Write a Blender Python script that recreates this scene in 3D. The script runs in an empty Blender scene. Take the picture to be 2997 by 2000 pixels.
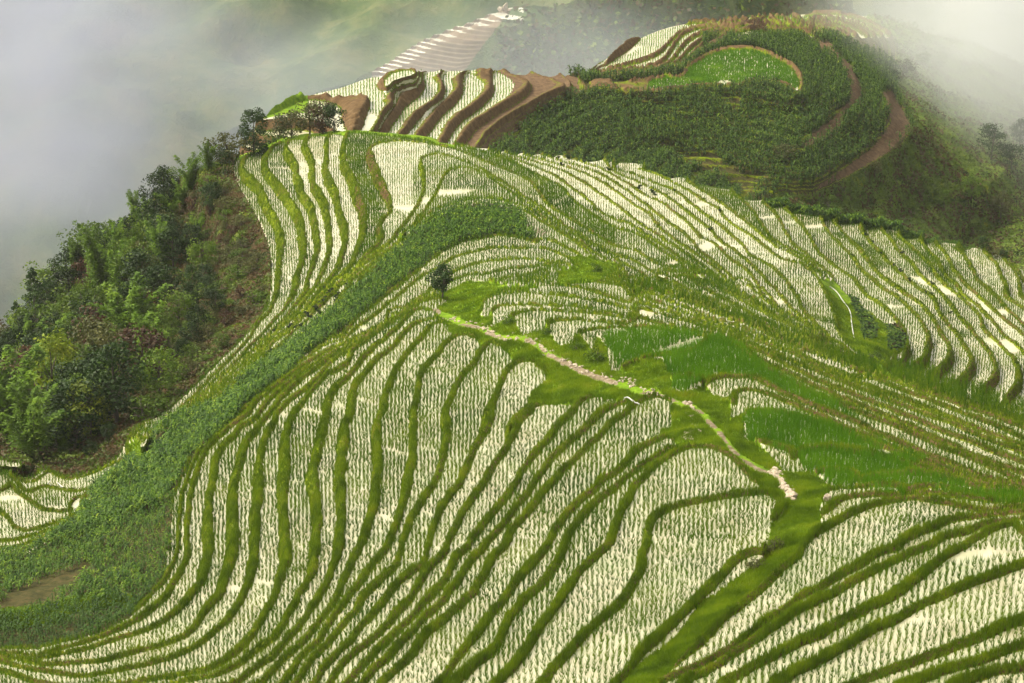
import bpy, bmesh, math, random
import numpy as np
from mathutils import Vector, Matrix
R=math.radians
random.seed(7); np.random.seed(7)
scene=bpy.context.scene
# ---------------------------------------------------------------- camera
cam_d=bpy.data.cameras.new("camera"); cam=bpy.data.objects.new("camera",cam_d); scene.collection.objects.link(cam)
cam_d.sensor_width=36; cam_d.lens=18/math.tan(R(12)); cam_d.clip_start=1; cam_d.clip_end=6000
cam.location=(0,0,200); cam.rotation_euler=(R(90-20),0,0); scene.camera=cam
# ---------------------------------------------------------------- overcast daylight
SUN_EL,SUN_AZ=R(50),R(-75)      # azimuth from +Y towards +X
w=bpy.data.worlds.new("World"); scene.world=w; w.use_nodes=True
nt=w.node_tree; bg=nt.nodes['Background']; sky=nt.nodes.new('ShaderNodeTexSky'); sky.sky_type='NISHITA'; sky.sun_disc=False
sky.sun_elevation=SUN_EL; sky.sun_rotation=SUN_AZ; sky.air_density=1.0; sky.dust_density=6.0; sky.ozone_density=1.0
hs=nt.nodes.new('ShaderNodeHueSaturation'); hs.inputs['Saturation'].default_value=0.12; nt.links.new(sky.outputs[0],hs.inputs['Color'])
tint=nt.nodes.new('ShaderNodeMix'); tint.data_type='RGBA'; tint.blend_type='MULTIPLY'; tint.inputs['Factor'].default_value=1; tint.inputs['B'].default_value=(1,0.97,0.83,1)
nt.links.new(hs.outputs[0],tint.inputs['A']); nt.links.new(tint.outputs['Result'],bg.inputs[0]); bg.inputs[1].default_value=0.15
sd=bpy.data.lights.new("sun",'SUN'); sd.energy=2.0; sd.angle=R(14); sd.color=(1.0,0.92,0.70)
sun=bpy.data.objects.new("sun",sd); scene.collection.objects.link(sun)
sun.rotation_euler=Vector((-math.sin(SUN_AZ)*math.cos(SUN_EL),-math.cos(SUN_AZ)*math.cos(SUN_EL),-math.sin(SUN_EL))).to_track_quat('-Z','Y').to_euler()
scene.view_settings.view_transform='Standard'; scene.view_settings.look='None'; scene.view_settings.gamma=1; scene.view_settings.exposure=1.05
scene.cycles.max_bounces=4; scene.cycles.diffuse_bounces=2; scene.cycles.glossy_bounces=2; scene.cycles.transmission_bounces=2; scene.cycles.transparent_max_bounces=6; scene.cycles.volume_bounces=1
scene.cycles.volume_step_rate=1.0; scene.cycles.volume_max_steps=256
HAZE=0.00007
# name, centre, radii, density, noise scale, low, high, stretch, seed, label
MISTS=[
('mist_bank',(-140,500,52),(165,120,80),0.030,0.010,0.44,0.62,(1,1,1.7),3,'grey mist filling the valley behind the wooded slope',(0.60,0.62,0.80)),
('mist_bank',(128,445,95),(82,75,56),0.055,0.02,0.28,0.60,(1,1,1.6),9,'bright mist swallowing the right shoulder of the hill behind',(0.93,0.95,1)),
('mist_bank',(0,500,60),(85,75,45),0.010,0.016,0.36,0.60,(1,1,1.7),15,'thin mist in the gap between the middle hill and the far ridge',(0.84,0.88,1.0)),
]
# ---------------------------------------------------------------- traced contours -> terrain fields
T12=math.tan(math.radians(12.0)); PCH=math.radians(20.0); CAMZ=200.0; CX,CY=1498.5,1000.0
def ray(u,v):
    px=(u-CX)/CX*T12; py=(CY-v)/CX*T12
    return px, math.cos(PCH)+py*math.sin(PCH), -math.sin(PCH)+py*math.cos(PCH)
CR={'F0':(0,1600,3.917),'F1':(600,1600,3.917),'F2':(1200,1600,3.917),'F3':(1800,1600,3.917),'F4':(2397,1600,3.917),
'E0':(300,1200,3.917),'E1':(900,1200,3.917),'E2':(1500,1200,3.917),'E3':(2100,1200,3.917),'E4':(2397,1200,3.917),
'G0':(700,850,2.238),'G1':(1250,650,2.238),'G2':(1400,900,2.238),'G3':(1800,750,2.238),'G4':(2397,900,2.238),'G5':(1950,1000,2.238),
'H0':(650,350,2.238),'H1':(600,650,2.238),'H2':(1200,400,2.238),'H3':(1800,450,2.238),'H4':(2397,600,2.238),'H5':(100,900,2.238),
'T00':(0,0,2.35),'T01':(1000,0,2.35),'T02':(1997,0,2.35),'T10':(0,667,2.35),'T11':(1000,667,2.35),'T12':(1997,667,2.35),
'T20':(0,1333,2.35),'T21':(1000,1333,2.35),'T22':(1997,1333,2.35),'S':(0,0,1.0)}
def PL(s):
    """'F0 0,1 2,3 E0 4,5' -> points in source pixels"""
    out=[];c=None
    for t in s.split():
        if ',' in t:
            x,y=t.split(','); out.append((CR[c][0]+float(x)/CR[c][2], CR[c][1]+float(y)/CR[c][2]))
        else: c=t
    return np.array(out)
def smooth_pl(P,step=2.5):
    """Catmull-Rom through the points, resampled"""
    if len(P)<3:
        Q=[P[0]+(P[-1]-P[0])*t for t in np.linspace(0,1,max(2,int(np.hypot(*(P[-1]-P[0]))/step)))]
        return np.array(Q)
    E=np.vstack([2*P[0]-P[1],P,2*P[-1]-P[-2]]); out=[]
    for i in range(1,len(E)-2):
        a,b,c,d=E[i-1],E[i],E[i+1],E[i+2]
        n=max(2,int(np.hypot(*(c-b))/step)); t=np.linspace(0,1,n,endpoint=False)[:,None]
        out.append(0.5*((2*b)+(-a+c)*t+(2*a-5*b+4*c-d)*t*t+(-a+3*b-3*c+d)*t**3))
    out.append(P[-1:]); return np.vstack(out)
LINES_A=[
(1,"F0 -900,1130 -400,1190 0,1215 150,1235 400,1235 600,1190 900,1110 1150,1040 1400,930 1600,820 1750,700 1880,580 1970,430 2050,300 2120,150 2145,0 E0 965,1500 965,1300 980,1100 1000,920 1060,740 1140,560 1230,400 1400,250 1550,120 1690,30 G0 80,760 150,690 300,570 420,480 560,405 700,335 850,262 1000,185"),
(2,"F0 -500,1230 0,1228 450,1262 700,1230 950,1190 1200,1110 1450,1030 1700,950 1900,850 2050,730 2200,550 2300,420 T20 1400,830 1440,700 1445,600 E0 1250,1400 1220,1200 1230,1000 1270,800 1300,600 1370,450 1480,320 1600,170"),
(3,"F0 -500,1180 0,1240 200,1270 350,1320 550,1345 750,1345 950,1310 1150,1305 1350,1260 1600,1200 1850,1130 2100,1040 2200,960 2350,740 F1 150,560 230,350 290,180 330,0 E0 1520,1400 1530,1300 1515,1100 1510,850 1540,700 1590,500 1660,350 1800,180 G0 230,760 270,710 370,610 450,540 560,470 650,400 760,330 880,262"),
(4,"F0 -500,1230 0,1310 150,1340 400,1390 600,1430 800,1460 1000,1470 1250,1440 1500,1390 1750,1340 2000,1260 2200,1170 2350,1080 F1 150,950 280,800 380,660 450,520 520,380 560,200 570,0 E0 1750,1400 1770,1200 1800,1000 1810,750 1800,550 1860,330 1950,150 G0 260,790 340,710 470,620 520,575 600,500 700,430"),
(5,"F0 -500,1330 0,1430 150,1470 350,1530 500,1567 900,1620 1300,1590 1600,1545 2000,1480 2350,1420 F1 200,1320 350,1200 500,1050 600,890 700,740 780,600 850,400 940,230 955,100 940,0 E0 2110,1400 2090,1200 2090,900 2130,720 2100,500 2130,200 2200,60 G0 370,790 470,660 540,570 600,500 700,415 850,300 950,230 1050,160 1150,80 1250,45 1343,40"),
(6,"F0 -500,1480 0,1560 500,1680 1200,1720 1800,1600 2350,1490 F1 200,1430 400,1330 600,1180 750,1060 870,930 950,780 1050,620 1150,450 1220,300 1270,130 E1 135,1300 130,1050 110,850 100,650 150,430 190,200 235,0 G0 590,700 640,640 740,530 830,420 950,320 1050,220 1150,130 1250,100 1310,115"),
(7,"F1 -1200,1700 0,1620 350,1567 500,1450 700,1320 820,1190 960,1010 1100,870 1220,700 1300,570 1400,420 1450,280 1500,130 1540,0 E1 390,1400 410,1200 410,1000 400,750 420,500 440,300 430,150 G0 730,800 750,620 800,560 900,450 1000,370 1080,280 1150,220 1230,190 1290,185"),
(8,"F1 0,1750 620,1567 700,1500 850,1340 1000,1190 1150,1050 1300,880 1400,750 1500,580 1560,430 1620,300 1700,150 1780,0 E1 640,1500 680,1350 720,1200 780,1000 810,800 820,550 810,350 790,150 G0 940,770 960,640 1000,560 1060,450 1130,370 1200,290 1250,230 1290,205 1330,200 T11 700,650"),
(9,"F1 600,1700 870,1567 1000,1400 1100,1270 1250,1110 1350,980 1450,830 1600,650 1750,450 1870,280 1990,130 2080,0 E1 940,1490 1000,1350 1060,1180 1120,980 1150,800 1190,600 1200,400 1200,150 T11 490,1250 510,1100 550,990 620,900 700,800 780,735 860,725 920,760"),
(10,"F1 800,1700 1030,1567 1200,1300 1400,1110 1550,920 1700,740 1850,540 1950,430 2060,330 2150,270 2230,120 E1 1100,1450 1140,1350 1200,1200 1300,1050 1390,930 1460,780 1530,600 1570,400 1600,200 T11 700,1270 740,1180 790,1070 850,980 900,920 960,830 1020,775 1080,800 1150,850"),
(11,"F1 1000,1700 1230,1567 1350,1400 1500,1250 1650,1060 1850,830 2000,650 2200,420 2350,290 F2 130,230 180,100 E1 1440,1380 1500,1180 1600,1000 1740,820 1850,590 1950,370 2050,180 2110,0 T11 950,1330 1030,1200 1090,1060 1160,955 1250,910 1340,925 1400,980"),
(12,"F1 1250,1700 1400,1567 1500,1410 1700,1240 1900,1060 2050,900 2200,740 2350,590 F2 100,420 180,300 300,160 430,0 E1 1620,1480 1700,1300 1800,1130 1950,920 2100,680 2250,460 2350,300 E2 60,150 230,0 T11 1150,1370 1200,1300 1280,1230 1380,1200"),
(13,"F1 1500,1700 1600,1567 1700,1460 1850,1310 2000,1150 2200,960 2350,810 F2 200,570 350,430 450,270 530,130 670,0 E1 1850,1500 1950,1370 2100,1180 2250,1020 2350,900 E2 80,760 200,570 350,390 520,190 700,0 T11 1620,1210 1680,1170 1780,1152 1870,1180"),
(14,"F1 1650,1700 1790,1567 1900,1430 2050,1290 2200,1130 2350,980 F2 120,830 280,680 430,500 540,400 600,300 700,150 860,0 E2 100,1040 200,870 350,680 500,480 700,300 900,130 1050,0 T11 1850,1225 1930,1200 2000,1195"),
(15,"F1 1900,1700 2050,1530 2200,1390 2350,1230 F2 150,1010 350,830 550,670 700,530 800,400 850,290 950,120 1060,0 E2 0,1370 200,1120 350,920 500,750 700,560 900,350 1100,150 1300,20 T11 1970,1230 2080,1170 2200,1150 2285,1190"),
(16,"F2 150,1750 330,1567 430,1430 520,1270 650,1120 780,950 900,790 1060,640 1180,460 1300,290 1450,120 1555,0 E2 500,1370 650,1170 850,970 1050,790 1250,630 1400,470 1550,380 1700,310 1800,300 1860,360"),
(17,"F2 350,1700 440,1560 600,1450 800,1290 930,1180 1000,1060 1080,860 1200,720 1350,560 1450,470 1600,320 1690,150 1745,0 E2 620,1450 700,1310 850,1160 1000,1020 1150,910 1350,720 1550,580 1750,460 1860,415"),
(18,"F2 850,1700 970,1567 1180,1340 1250,1230 1400,1020 1550,800 1650,650 1800,470 1950,290 2100,130 2255,0 E2 1180,1350 1220,1150 1330,980 1450,820 1600,650 1750,540 1900,450 2050,410 2200,405 2350,430 E3 100,470 200,540 300,640 400,750 480,840"),
(19,"F2 1400,1700 1480,1567 1600,1430 1800,1220 2000,1000 2200,800 2350,670 F3 100,560 200,400 300,180 340,0 E2 1540,1420 1600,1260 1700,1170 1850,1110 2100,1060 2350,1010 E3 300,960 550,945 690,985 740,1080 700,1180 630,1260"),
(20,"F3 -150,1750 0,1567 80,1480 200,1340 350,1160 550,960 750,790 950,580 1150,370 1300,200 1450,100 1600,60 1720,70"),
(21,"F3 300,1700 500,1500 700,1330 880,1170 1080,980 1250,800 1450,640 1700,440 1900,230 2100,60 E3 1000,1510 1200,1350 1400,1240 1700,1120 2000,1040 E4 1050,1010 1250,1030 1500,1070 1700,1110 1870,1160 2100,1120 2350,1090 2700,1060"),
(22,"F3 250,1700 450,1567 600,1500 850,1400 1150,1260 1400,1110 1650,930 1900,760 2150,570 2350,480 F4 250,320 500,190 720,60 870,0 E4 1000,1460 1250,1350 1450,1270 1700,1220 2000,1170 2350,1150 2700,1140"),
(23,"F3 600,1700 800,1530 1000,1430 1300,1250 1600,1060 1900,870 2100,740 2350,620 F4 250,480 500,350 800,190 1050,80 1250,0 E4 1400,1470 1600,1410 1900,1300 2100,1250 2350,1210 2700,1190"),
(24,"F3 1100,1650 1200,1567 1450,1430 1650,1320 1900,1200 2150,1080 2350,1000 F4 200,890 400,790 700,640 950,500 1100,380 1300,220 1500,80 1650,0 E4 1750,1480 1900,1400 2150,1300 2350,1270"),
(25,"F3 1600,1700 1750,1567 1850,1520 2100,1400 2350,1290 F4 300,1120 600,960 850,850 1100,700 1300,600 1550,510 1800,400 2000,320 2350,200 2800,50"),
(26,"F4 100,1700 350,1560 700,1450 1000,1350 1300,1230 1600,1120 1850,1030 2100,920 2350,850 2800,700"),
(27,"F4 650,1680 900,1567 1200,1490 1450,1420 1800,1310 2100,1210 2350,1140 2800,1020"),
(28,"F4 1300,1680 1600,1560 1900,1470 2350,1390 2800,1290"),(29,"F4 1800,1680 2100,1567 2350,1510 2800,1420"),
# ridge arcs near the lone tree, right-hand fan below the path
(0,"G0 480,410 560,350 640,325 700,298 760,240 900,140 1060,10 T11 500,360 570,312 G1 80,290 160,230 300,190 450,165 550,165 620,172 700,165 760,165 800,178 880,208 950,242 985,295"),
(-1,"G0 440,400 560,320 640,300 700,268 730,215 800,140 900,70 990,0 T11 440,350 560,255 G1 90,190 200,130 300,100 400,85 500,85 600,100 670,120 720,150"),
(1,"T11 400,585 450,530 560,465 600,440 G1 70,395 130,350 200,310 300,275 400,250 500,242 600,235 700,238 800,260 850,280"),
(2,"G1 340,350 370,340 450,320 550,300 650,290 750,280 850,283"),(3,"G1 450,378 550,352 650,343 705,340"),
(6,"G1 870,384 1000,377 1150,387 1250,402 1343,430 G3 100,190 250,215 400,265 550,320 700,378 850,425 950,470 T12 700,780 900,880 1100,960 1300,1010 S 2600,1092 2800,1160 2920,1205 2997,1232 3100,1270"),
(7,"G1 620,412 750,402 900,408 1000,422 1100,450 1200,490 1343,520 G3 200,235 400,305 600,385 800,448 1000,535 1200,590 S 2400,1032 2600,1105 2800,1178 2920,1220 2997,1250 3100,1290"),
(8,"G1 350,580 370,510 420,475 500,460 620,450 750,465 900,480 1050,505 1200,530 1343,570 G3 150,258 350,320 500,370 700,435 900,515 1100,580 1300,645 S 2440,1060 2600,1122 2831,1212 2997,1280 3100,1320"),
(9,"G1 415,590 440,555 500,540 620,535 750,540 900,545 1000,555 1150,575 1343,600 G3 150,300 300,343 450,390 650,445 850,520 1000,570 1200,640 S 2400,1072 2754,1213 2930,1280 2997,1308 3100,1350"),
(10,"G1 530,625 570,595 650,575 800,567 950,575 1100,590 1250,605 1343,625 G3 150,340 300,372 450,412 600,455 750,505 850,555 1000,615 1150,675 1343,755 E4 1150,10 1500,130 1900,310 2350,500 2700,650"),
(11,"G1 780,680 800,655 870,640 1000,635 1100,650 1250,660 1343,675 G3 100,392 250,425 400,470 550,492 700,518 830,568 950,612 1100,690 1250,768 1343,818 E4 900,20 1200,145 1600,310 2000,470 2350,610 2700,750"),
(12,"G1 1010,800 970,750 990,720 1050,700 1150,690 1250,680 1343,685 G3 100,455 250,465 400,485 550,503 680,525 790,570 870,620 1000,700 1200,790 1343,860 E4 900,110 1300,310 1700,490 2350,725 2700,850"),
(13,"G3 560,530 700,555 830,600 930,680 1080,775 1230,855 1343,905 E4 550,50 900,190 1200,320 1500,450 1800,570 2100,700 2350,800 2700,930"),
(14,"G5 240,290 270,260 350,235 450,225 560,235 650,265 780,340 950,410 1100,465 1250,520 1343,560 E4 500,180 800,320 1100,430 1400,570 1700,690 2000,790 2350,860 2700,980"),
(15,"G5 430,400 420,350 450,320 530,305 620,325 750,370 900,440 1050,500 1200,570 1343,625 E4 600,300 900,430 1200,545 1500,650 1900,790 2350,885 2700,1000"),
(16,"G5 500,500 490,465 560,450 700,450 850,480 1000,520 1150,570 1343,650 E4 450,330 700,400 1000,500 1300,630 1600,730 1900,815 2350,905 2700,1015"),
(17,"G5 830,765 900,720 1000,700 1150,700 1250,720 E4 200,460 400,470 550,500 750,540 1000,600 1300,690 1600,785 1900,855 2350,925 2700,1030"),
(18,"E4 460,800 600,760 800,730 1100,720 1400,750 1700,825 2000,885 2350,945 2700,1040"),
(19,"E4 960,985 1050,920 1200,875 1500,885 1900,945 2350,985 2700,1050"),
(20,"E3 1080,1260 1150,1210 1300,1110 1450,1010 1650,970 1850,965 2000,1005"),
# upper dome
(-2,"H2 -60,640 0,610 100,540 200,480 300,450 400,425 500,422 600,432 750,475 850,540 950,600 1100,690 1150,740"),
(-3,"H1 1000,380 1200,215 1343,90 H2 60,530 120,490 200,465 300,435 400,410 500,408 600,415 750,455 850,510 1000,590 1100,650 1250,740 1343,800 H3 150,880 G3 300,110 450,200 600,270 750,350 900,410 1000,450"),
(-4,"H1 950,380 1150,220 1343,50 H2 90,490 130,420 190,310 230,230 290,200 370,190 430,200 550,275 650,345 750,415 850,475 950,555 1050,630 1200,720 1343,800 H3 100,740 300,850 G3 420,100 560,190 700,270 850,350 1000,420 1150,480"),
(-5,"H1 440,850 560,740 700,600 820,480 900,390 1000,300 1130,190 1250,90 H2 60,420 85,350 95,270 80,200 65,150 80,125 150,108 220,110 300,135 380,170 450,200 550,258 650,328 750,395 850,455 950,530 1050,600 1200,690 1343,770 H3 120,700 300,800 G3 500,90 650,180 800,260 950,350 1100,420 1250,490"),
(-6,"H1 430,800 650,610 760,505 850,422 950,335 1060,225 H0 1060,780 1035,700 1060,640 1110,585 1050,400 990,260 965,185 1000,155 1060,140 1200,133 H2 0,25 100,35 200,55 300,80 400,120 500,165 600,200 700,245 800,300 860,390 950,480 1050,540 1150,600 1343,710 H3 150,640 300,735 G3 470,60 650,150 800,235 950,325 1100,405 1250,475 1343,520"),
(-7,"H1 400,800 560,675 640,590 720,515 800,435 880,355 960,285 1000,190 1040,80 H0 935,700 930,600 890,470 860,370 810,280 795,180 810,95 850,64 1000,62 1150,80 1343,110 H2 300,42 500,98 620,130 750,200 900,280 960,302 1020,340 1060,400 1200,500 1343,590 H3 150,520 300,620 450,720 600,830 G3 600,100 750,200 900,290 1050,370 1200,450 1343,515"),
(-8,"H1 360,790 480,690 600,598 680,538 740,458 800,398 850,328 890,280 920,160 930,80 H0 810,700 770,600 745,480 720,400 680,330 690,280 685,200 690,110 740,75 800,50 900,44 1100,56 1343,85 H2 200,6 350,32 500,72 560,96 610,120 700,145 800,180 900,230 1000,290 1100,360 1180,420 1220,470 1343,540 H3 100,460 250,560 400,660 550,760 700,860 G3 750,170 900,265 1050,350 1200,435 1343,505"),
(-9,"H1 480,682 560,608 620,552 690,455 740,398 770,330 800,260 820,170 830,80 815,30 H0 690,640 680,560 640,480 600,400 600,290 560,200 545,140 580,100 640,74 800,42 900,36 1100,47 1343,76 H2 200,-4 350,22 500,55 640,97 700,122 800,150 900,180 1000,215 1100,270 1200,340 1343,440 H3 60,380 100,410 180,470 330,560 450,640 600,750 750,850 G3 850,200 950,275 1100,365 1250,440 1343,490"),
(-10,"H1 330,830 410,740 500,650 570,580 640,490 680,440 670,390 700,310 740,200 745,130 725,20 H0 620,680 590,580 540,500 520,400 490,345 490,290 450,240 415,170 440,130 500,95 640,62 800,34 900,28 1100,38 1343,67 H2 200,-12 350,14 500,45 700,92 800,122 1000,185 1100,215 1200,260 1343,345 H3 80,300 160,350 240,400 265,450 340,520 450,600 600,700 720,800 820,895 G3 900,250 1000,330 1100,395 1250,465"),
(-11,"H1 220,895 300,800 400,700 480,620 560,520 600,430 610,350 640,290 650,200 650,120 640,20 H0 470,560 400,450 320,360 278,290 300,225 340,170 390,145 480,88 640,53 800,25 1100,29 1343,57 H2 350,5 500,36 700,80 820,108 900,130 1100,180 1250,240 1343,300 H3 0,185 100,250 200,330 300,410 400,480 460,520 510,570 560,640 650,710 750,800 840,895 G3 960,290 1060,355 1200,425 T12 900,720 1100,840"),
(-12,"H0 360,143 300,150 220,195 160,250 130,310 180,370 230,420 260,460 320,580 370,700 400,800 H1 490,260 485,380 460,480 430,570 360,650 280,760 180,880 T10 1500,980 1300,1180 1100,1370 900,1567 T20 700,90 600,125 480,155 400,130 300,68 130,45 0,20 -300,-60"),
(-12,"H2 950,120 1100,160 1250,205 1343,250 H3 80,190 180,260 300,310 380,370 460,440 540,510 560,545 640,570 700,620 760,690 850,750 920,830 980,895 G3 1060,320 1150,385 T12 800,600 960,740 1150,870"),
(-13,"H3 0,110 130,170 260,230 370,300 480,380 570,450 640,510 700,580 760,610 850,680 930,760 1000,840 1060,895 G3 1140,320 1200,380 T12 860,640 1010,765 1180,890 1260,930"),
(-14,"H3 0,88 130,130 250,180 330,210 430,260 500,330 600,400 680,460 760,530 840,600 880,660 950,690 1030,740 1110,820 1160,895 G3 1200,280 1240,350 T12 800,520 870,620 1000,740 1120,860 1200,925 1300,958"),
(-15,"H3 0,68 150,108 270,138 370,180 460,220 560,290 680,360 720,420 800,480 900,540 1000,620 1080,680 T12 745,225 840,240 900,290 950,360 1010,490 1050,600 1062,690 1140,790 1240,880 1325,962"),
(-16,"H3 400,160 480,195 560,235 700,330 850,440 950,520 1050,590 1180,660 1260,720 T12 920,290 990,360"),
(-17,"H3 760,245 850,320 930,410 1000,520 1060,590 1150,620 1250,680 T12 960,290 1030,345"),
(-18,"H3 960,310 1030,380 1090,450 1130,530 1160,590 1230,640 1300,700 H4 0,410 60,450 150,540 210,620"),
(-19,"H3 1100,350 1160,410 1230,480 1290,560 H4 0,310 50,360 130,420 220,480 280,560 330,620"),
(-20,"H4 20,100 60,170 130,240 210,330 270,420 360,500 440,560 490,585 560,640 640,720 690,790 G4 700,150 715,200 710,270 680,330 620,390 560,460"),
(-21,"H4 80,100 150,170 220,240 290,320 350,410 420,480 480,530 570,590 650,640 700,690 760,760 G4 800,170 850,250 857,320 830,370 750,430 680,510"),
(-22,"H4 260,140 310,210 360,270 430,350 500,420 570,480 650,550 740,600 780,700 850,790 G4 900,170 960,260 997,330 990,400 930,460 850,520"),
(-23,"H4 420,170 480,230 530,310 600,380 660,460 730,520 800,580 860,650 940,760 G4 1000,150 1060,230 1130,310 1157,390 1140,460 1060,540 960,620"),
(-24,"H4 440,160 560,240 640,310 720,390 760,460 850,540 950,620 1050,720 G4 1080,150 1200,250 1290,370 1302,440 1280,520 1210,620 1180,680"),
(-25,"H4 650,230 720,300 790,390 830,470 900,530 960,600 1050,680 1130,750 G4 1200,170 1343,290 1440,430 1420,560 1360,670"),
(-26,"H4 760,240 830,320 870,400 900,460 980,540 1080,630 1200,740 1343,850 G4 1500,300 1600,500 1550,700"),
(-27,"H4 800,240 930,310 980,380 1020,450 1050,510 1130,570 1200,640 1270,720 1343,790 1500,950"),
(-28,"H4 1000,275 1080,310 1160,380 1190,450 1215,520 1215,600 1280,640 1400,720 1550,860"),
(-29,"H4 1150,322 1230,365 1290,420 1310,500 1320,590 1400,650 1550,760"),
(-31,"H4 1250,370 1343,440 1500,600"),
# left valley corner and corn slopes
(-11,"T20 60,100 120,190 200,255 300,212 480,237 640,220 760,130"),
(-10,"T20 -300,-20 0,110 100,220 200,300 330,375 540,372 700,250"),
(-9,"T20 -300,220 0,385 100,485 180,512 300,490 460,430 560,350"),
(-8,"T20 -300,480 0,590 200,560 400,480"),
(-6,"T20 -300,800 0,700 200,630 400,520 640,300 900,100"),
(-3,"T20 -300,990 0,930 300,850 600,680 800,480 1050,250 1250,-20 T10 1500,1330 1700,1160 1900,1000"),
(-0.5,"T20 -300,1280 0,1300 300,1280 600,1190 850,1060 1050,880 1180,680 1200,450 1220,250 1300,80 T10 1380,1440 1600,1250 1750,1120"),
(-4.4,"T10 960,1480 1080,1400 1250,1290 1450,1210 1650,1080 1800,960 1950,840 2060,740 2300,540"),
# forest slope
(-14,"S 712,402 640,440 560,470 T10 1700,100 1800,400 1720,620 1560,760 1400,900 1250,1050 1100,1170 850,1410 740,1545"),
(-20,"S 480,545 560,640 590,760 500,900 400,1060 300,1200 200,1320 80,1360 -100,1370"),
(-30,"S 300,690 350,850 260,1030 120,1180 -100,1260"),(-40,"S 150,850 60,980 -100,1080"),((-19,-26),"S 2590,1076 2650,1099 2710,1119 2780,1142 2840,1164 2924,1194 2997,1224 3100,1264"),
(-14,"S -200,1420 0,1360 100,1375"),
]
SKY_A="S -320,1130 0,1010 150,860 330,680 480,560 600,492 680,457 H0 200,195 250,165 330,132 420,108 480,95 600,75 700,62 800,55 900,53 1100,66 1343,95 H2 200,16 350,42 500,75 700,103 900,117 1100,132 1300,148 H3 0,42 120,58 250,92 400,148 550,173 700,213 850,268 980,308 1100,340 1200,360 H4 0,72 150,92 300,128 450,153 600,198 750,233 900,253 1050,288 1150,318 1250,368 1343,428 S 3100,850 3330,990"
W0,W1,H0_,H1_=-300.,3300.,0.,2240.; CELL=4.5
NW=int((W1-W0)/CELL)+1; NH=int((H1_-H0_)/CELL)+1
def relax(val,fix,iters):
    """harmonic fill, red-black over-relaxation, reflecting border"""
    h,w=val.shape; yy,xx=np.mgrid[0:h,0:w]; om=1.9
    masks=[((yy+xx)%2==k)&~fix for k in (0,1)]
    for it in range(iters):
        for m in masks:
            p=np.pad(val,1,mode='edge')
            nb=(p[:-2,1:-1]+p[2:,1:-1]+p[1:-1,:-2]+p[1:-1,2:])*0.25
            val=np.where(m,val+om*(nb-val),val)
    return val
def solve(lines,cell,w0,h0,nw,nh):
    s=np.zeros((nh,nw)); n=np.zeros((nh,nw))
    for lev,pts in lines:
        if isinstance(lev,tuple): lev=np.linspace(lev[0],lev[1],len(pts))
        else: lev=np.full(len(pts),float(lev))
        ix=np.round((pts[:,0]-w0)/cell).astype(int); iy=np.round((pts[:,1]-h0)/cell).astype(int)
        k=(ix>=0)&(iy>=0)&(ix<nw)&(iy<nh); np.add.at(s,(iy[k],ix[k]),lev[k]); np.add.at(n,(iy[k],ix[k]),1)
    # coarse to fine
    pyr=[(s,n)]
    while min(pyr[-1][0].shape)>16:
        a,b=pyr[-1]; h,w=a.shape; h2,w2=(h+1)//2,(w+1)//2
        A=np.zeros((h2*2,w2*2));B=np.zeros((h2*2,w2*2));A[:h,:w]=a;B[:h,:w]=b
        pyr.append((A.reshape(h2,2,w2,2).sum((1,3)),B.reshape(h2,2,w2,2).sum((1,3))))
    v=None
    for k in range(len(pyr)-1,-1,-1):
        a,b=pyr[k]; fix=b>0; c=np.where(fix,a/np.maximum(b,1),0)
        if v is None: v=np.full(a.shape,c[fix].mean())
        else: v=np.repeat(np.repeat(v,2,0),2,1)[:a.shape[0],:a.shape[1]]
        v=np.where(fix,c,v); v=relax(v,fix,60 if k else 120)
    return v,pyr[0][1]>0
def blur(a,n=1):
    for _ in range(n):
        p=np.pad(a,1,mode='edge'); a=(p[:-2,1:-1]+2*p[1:-1,1:-1]+p[2:,1:-1])/4
        p=np.pad(a,1,mode='edge'); a=(p[1:-1,:-2]+2*p[1:-1,1:-1]+p[1:-1,2:])/4
    return a
def bil(F,u,v,w0=W0,h0=H0_,cell=CELL):
    x=np.clip((u-w0)/cell,0,F.shape[1]-1.001); y=np.clip((v-h0)/cell,0,F.shape[0]-1.001)
    i=x.astype(int); j=y.astype(int); fx=x-i; fy=y-j
    return (F[j,i]*(1-fx)+F[j,i+1]*fx)*(1-fy)+(F[j+1,i]*(1-fx)+F[j+1,i+1]*fx)*fy
def inpoly(u,v,P):
    r=np.zeros(u.shape,bool); n=len(P); j=n-1
    for i in range(n):
        x1,y1=P[i]; x2,y2=P[j]
        if y1!=y2: r^=((y1>v)!=(y2>v))&(u<(x2-x1)*(v-y1)/(y2-y1)+x1)
        j=i
    return r
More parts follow.
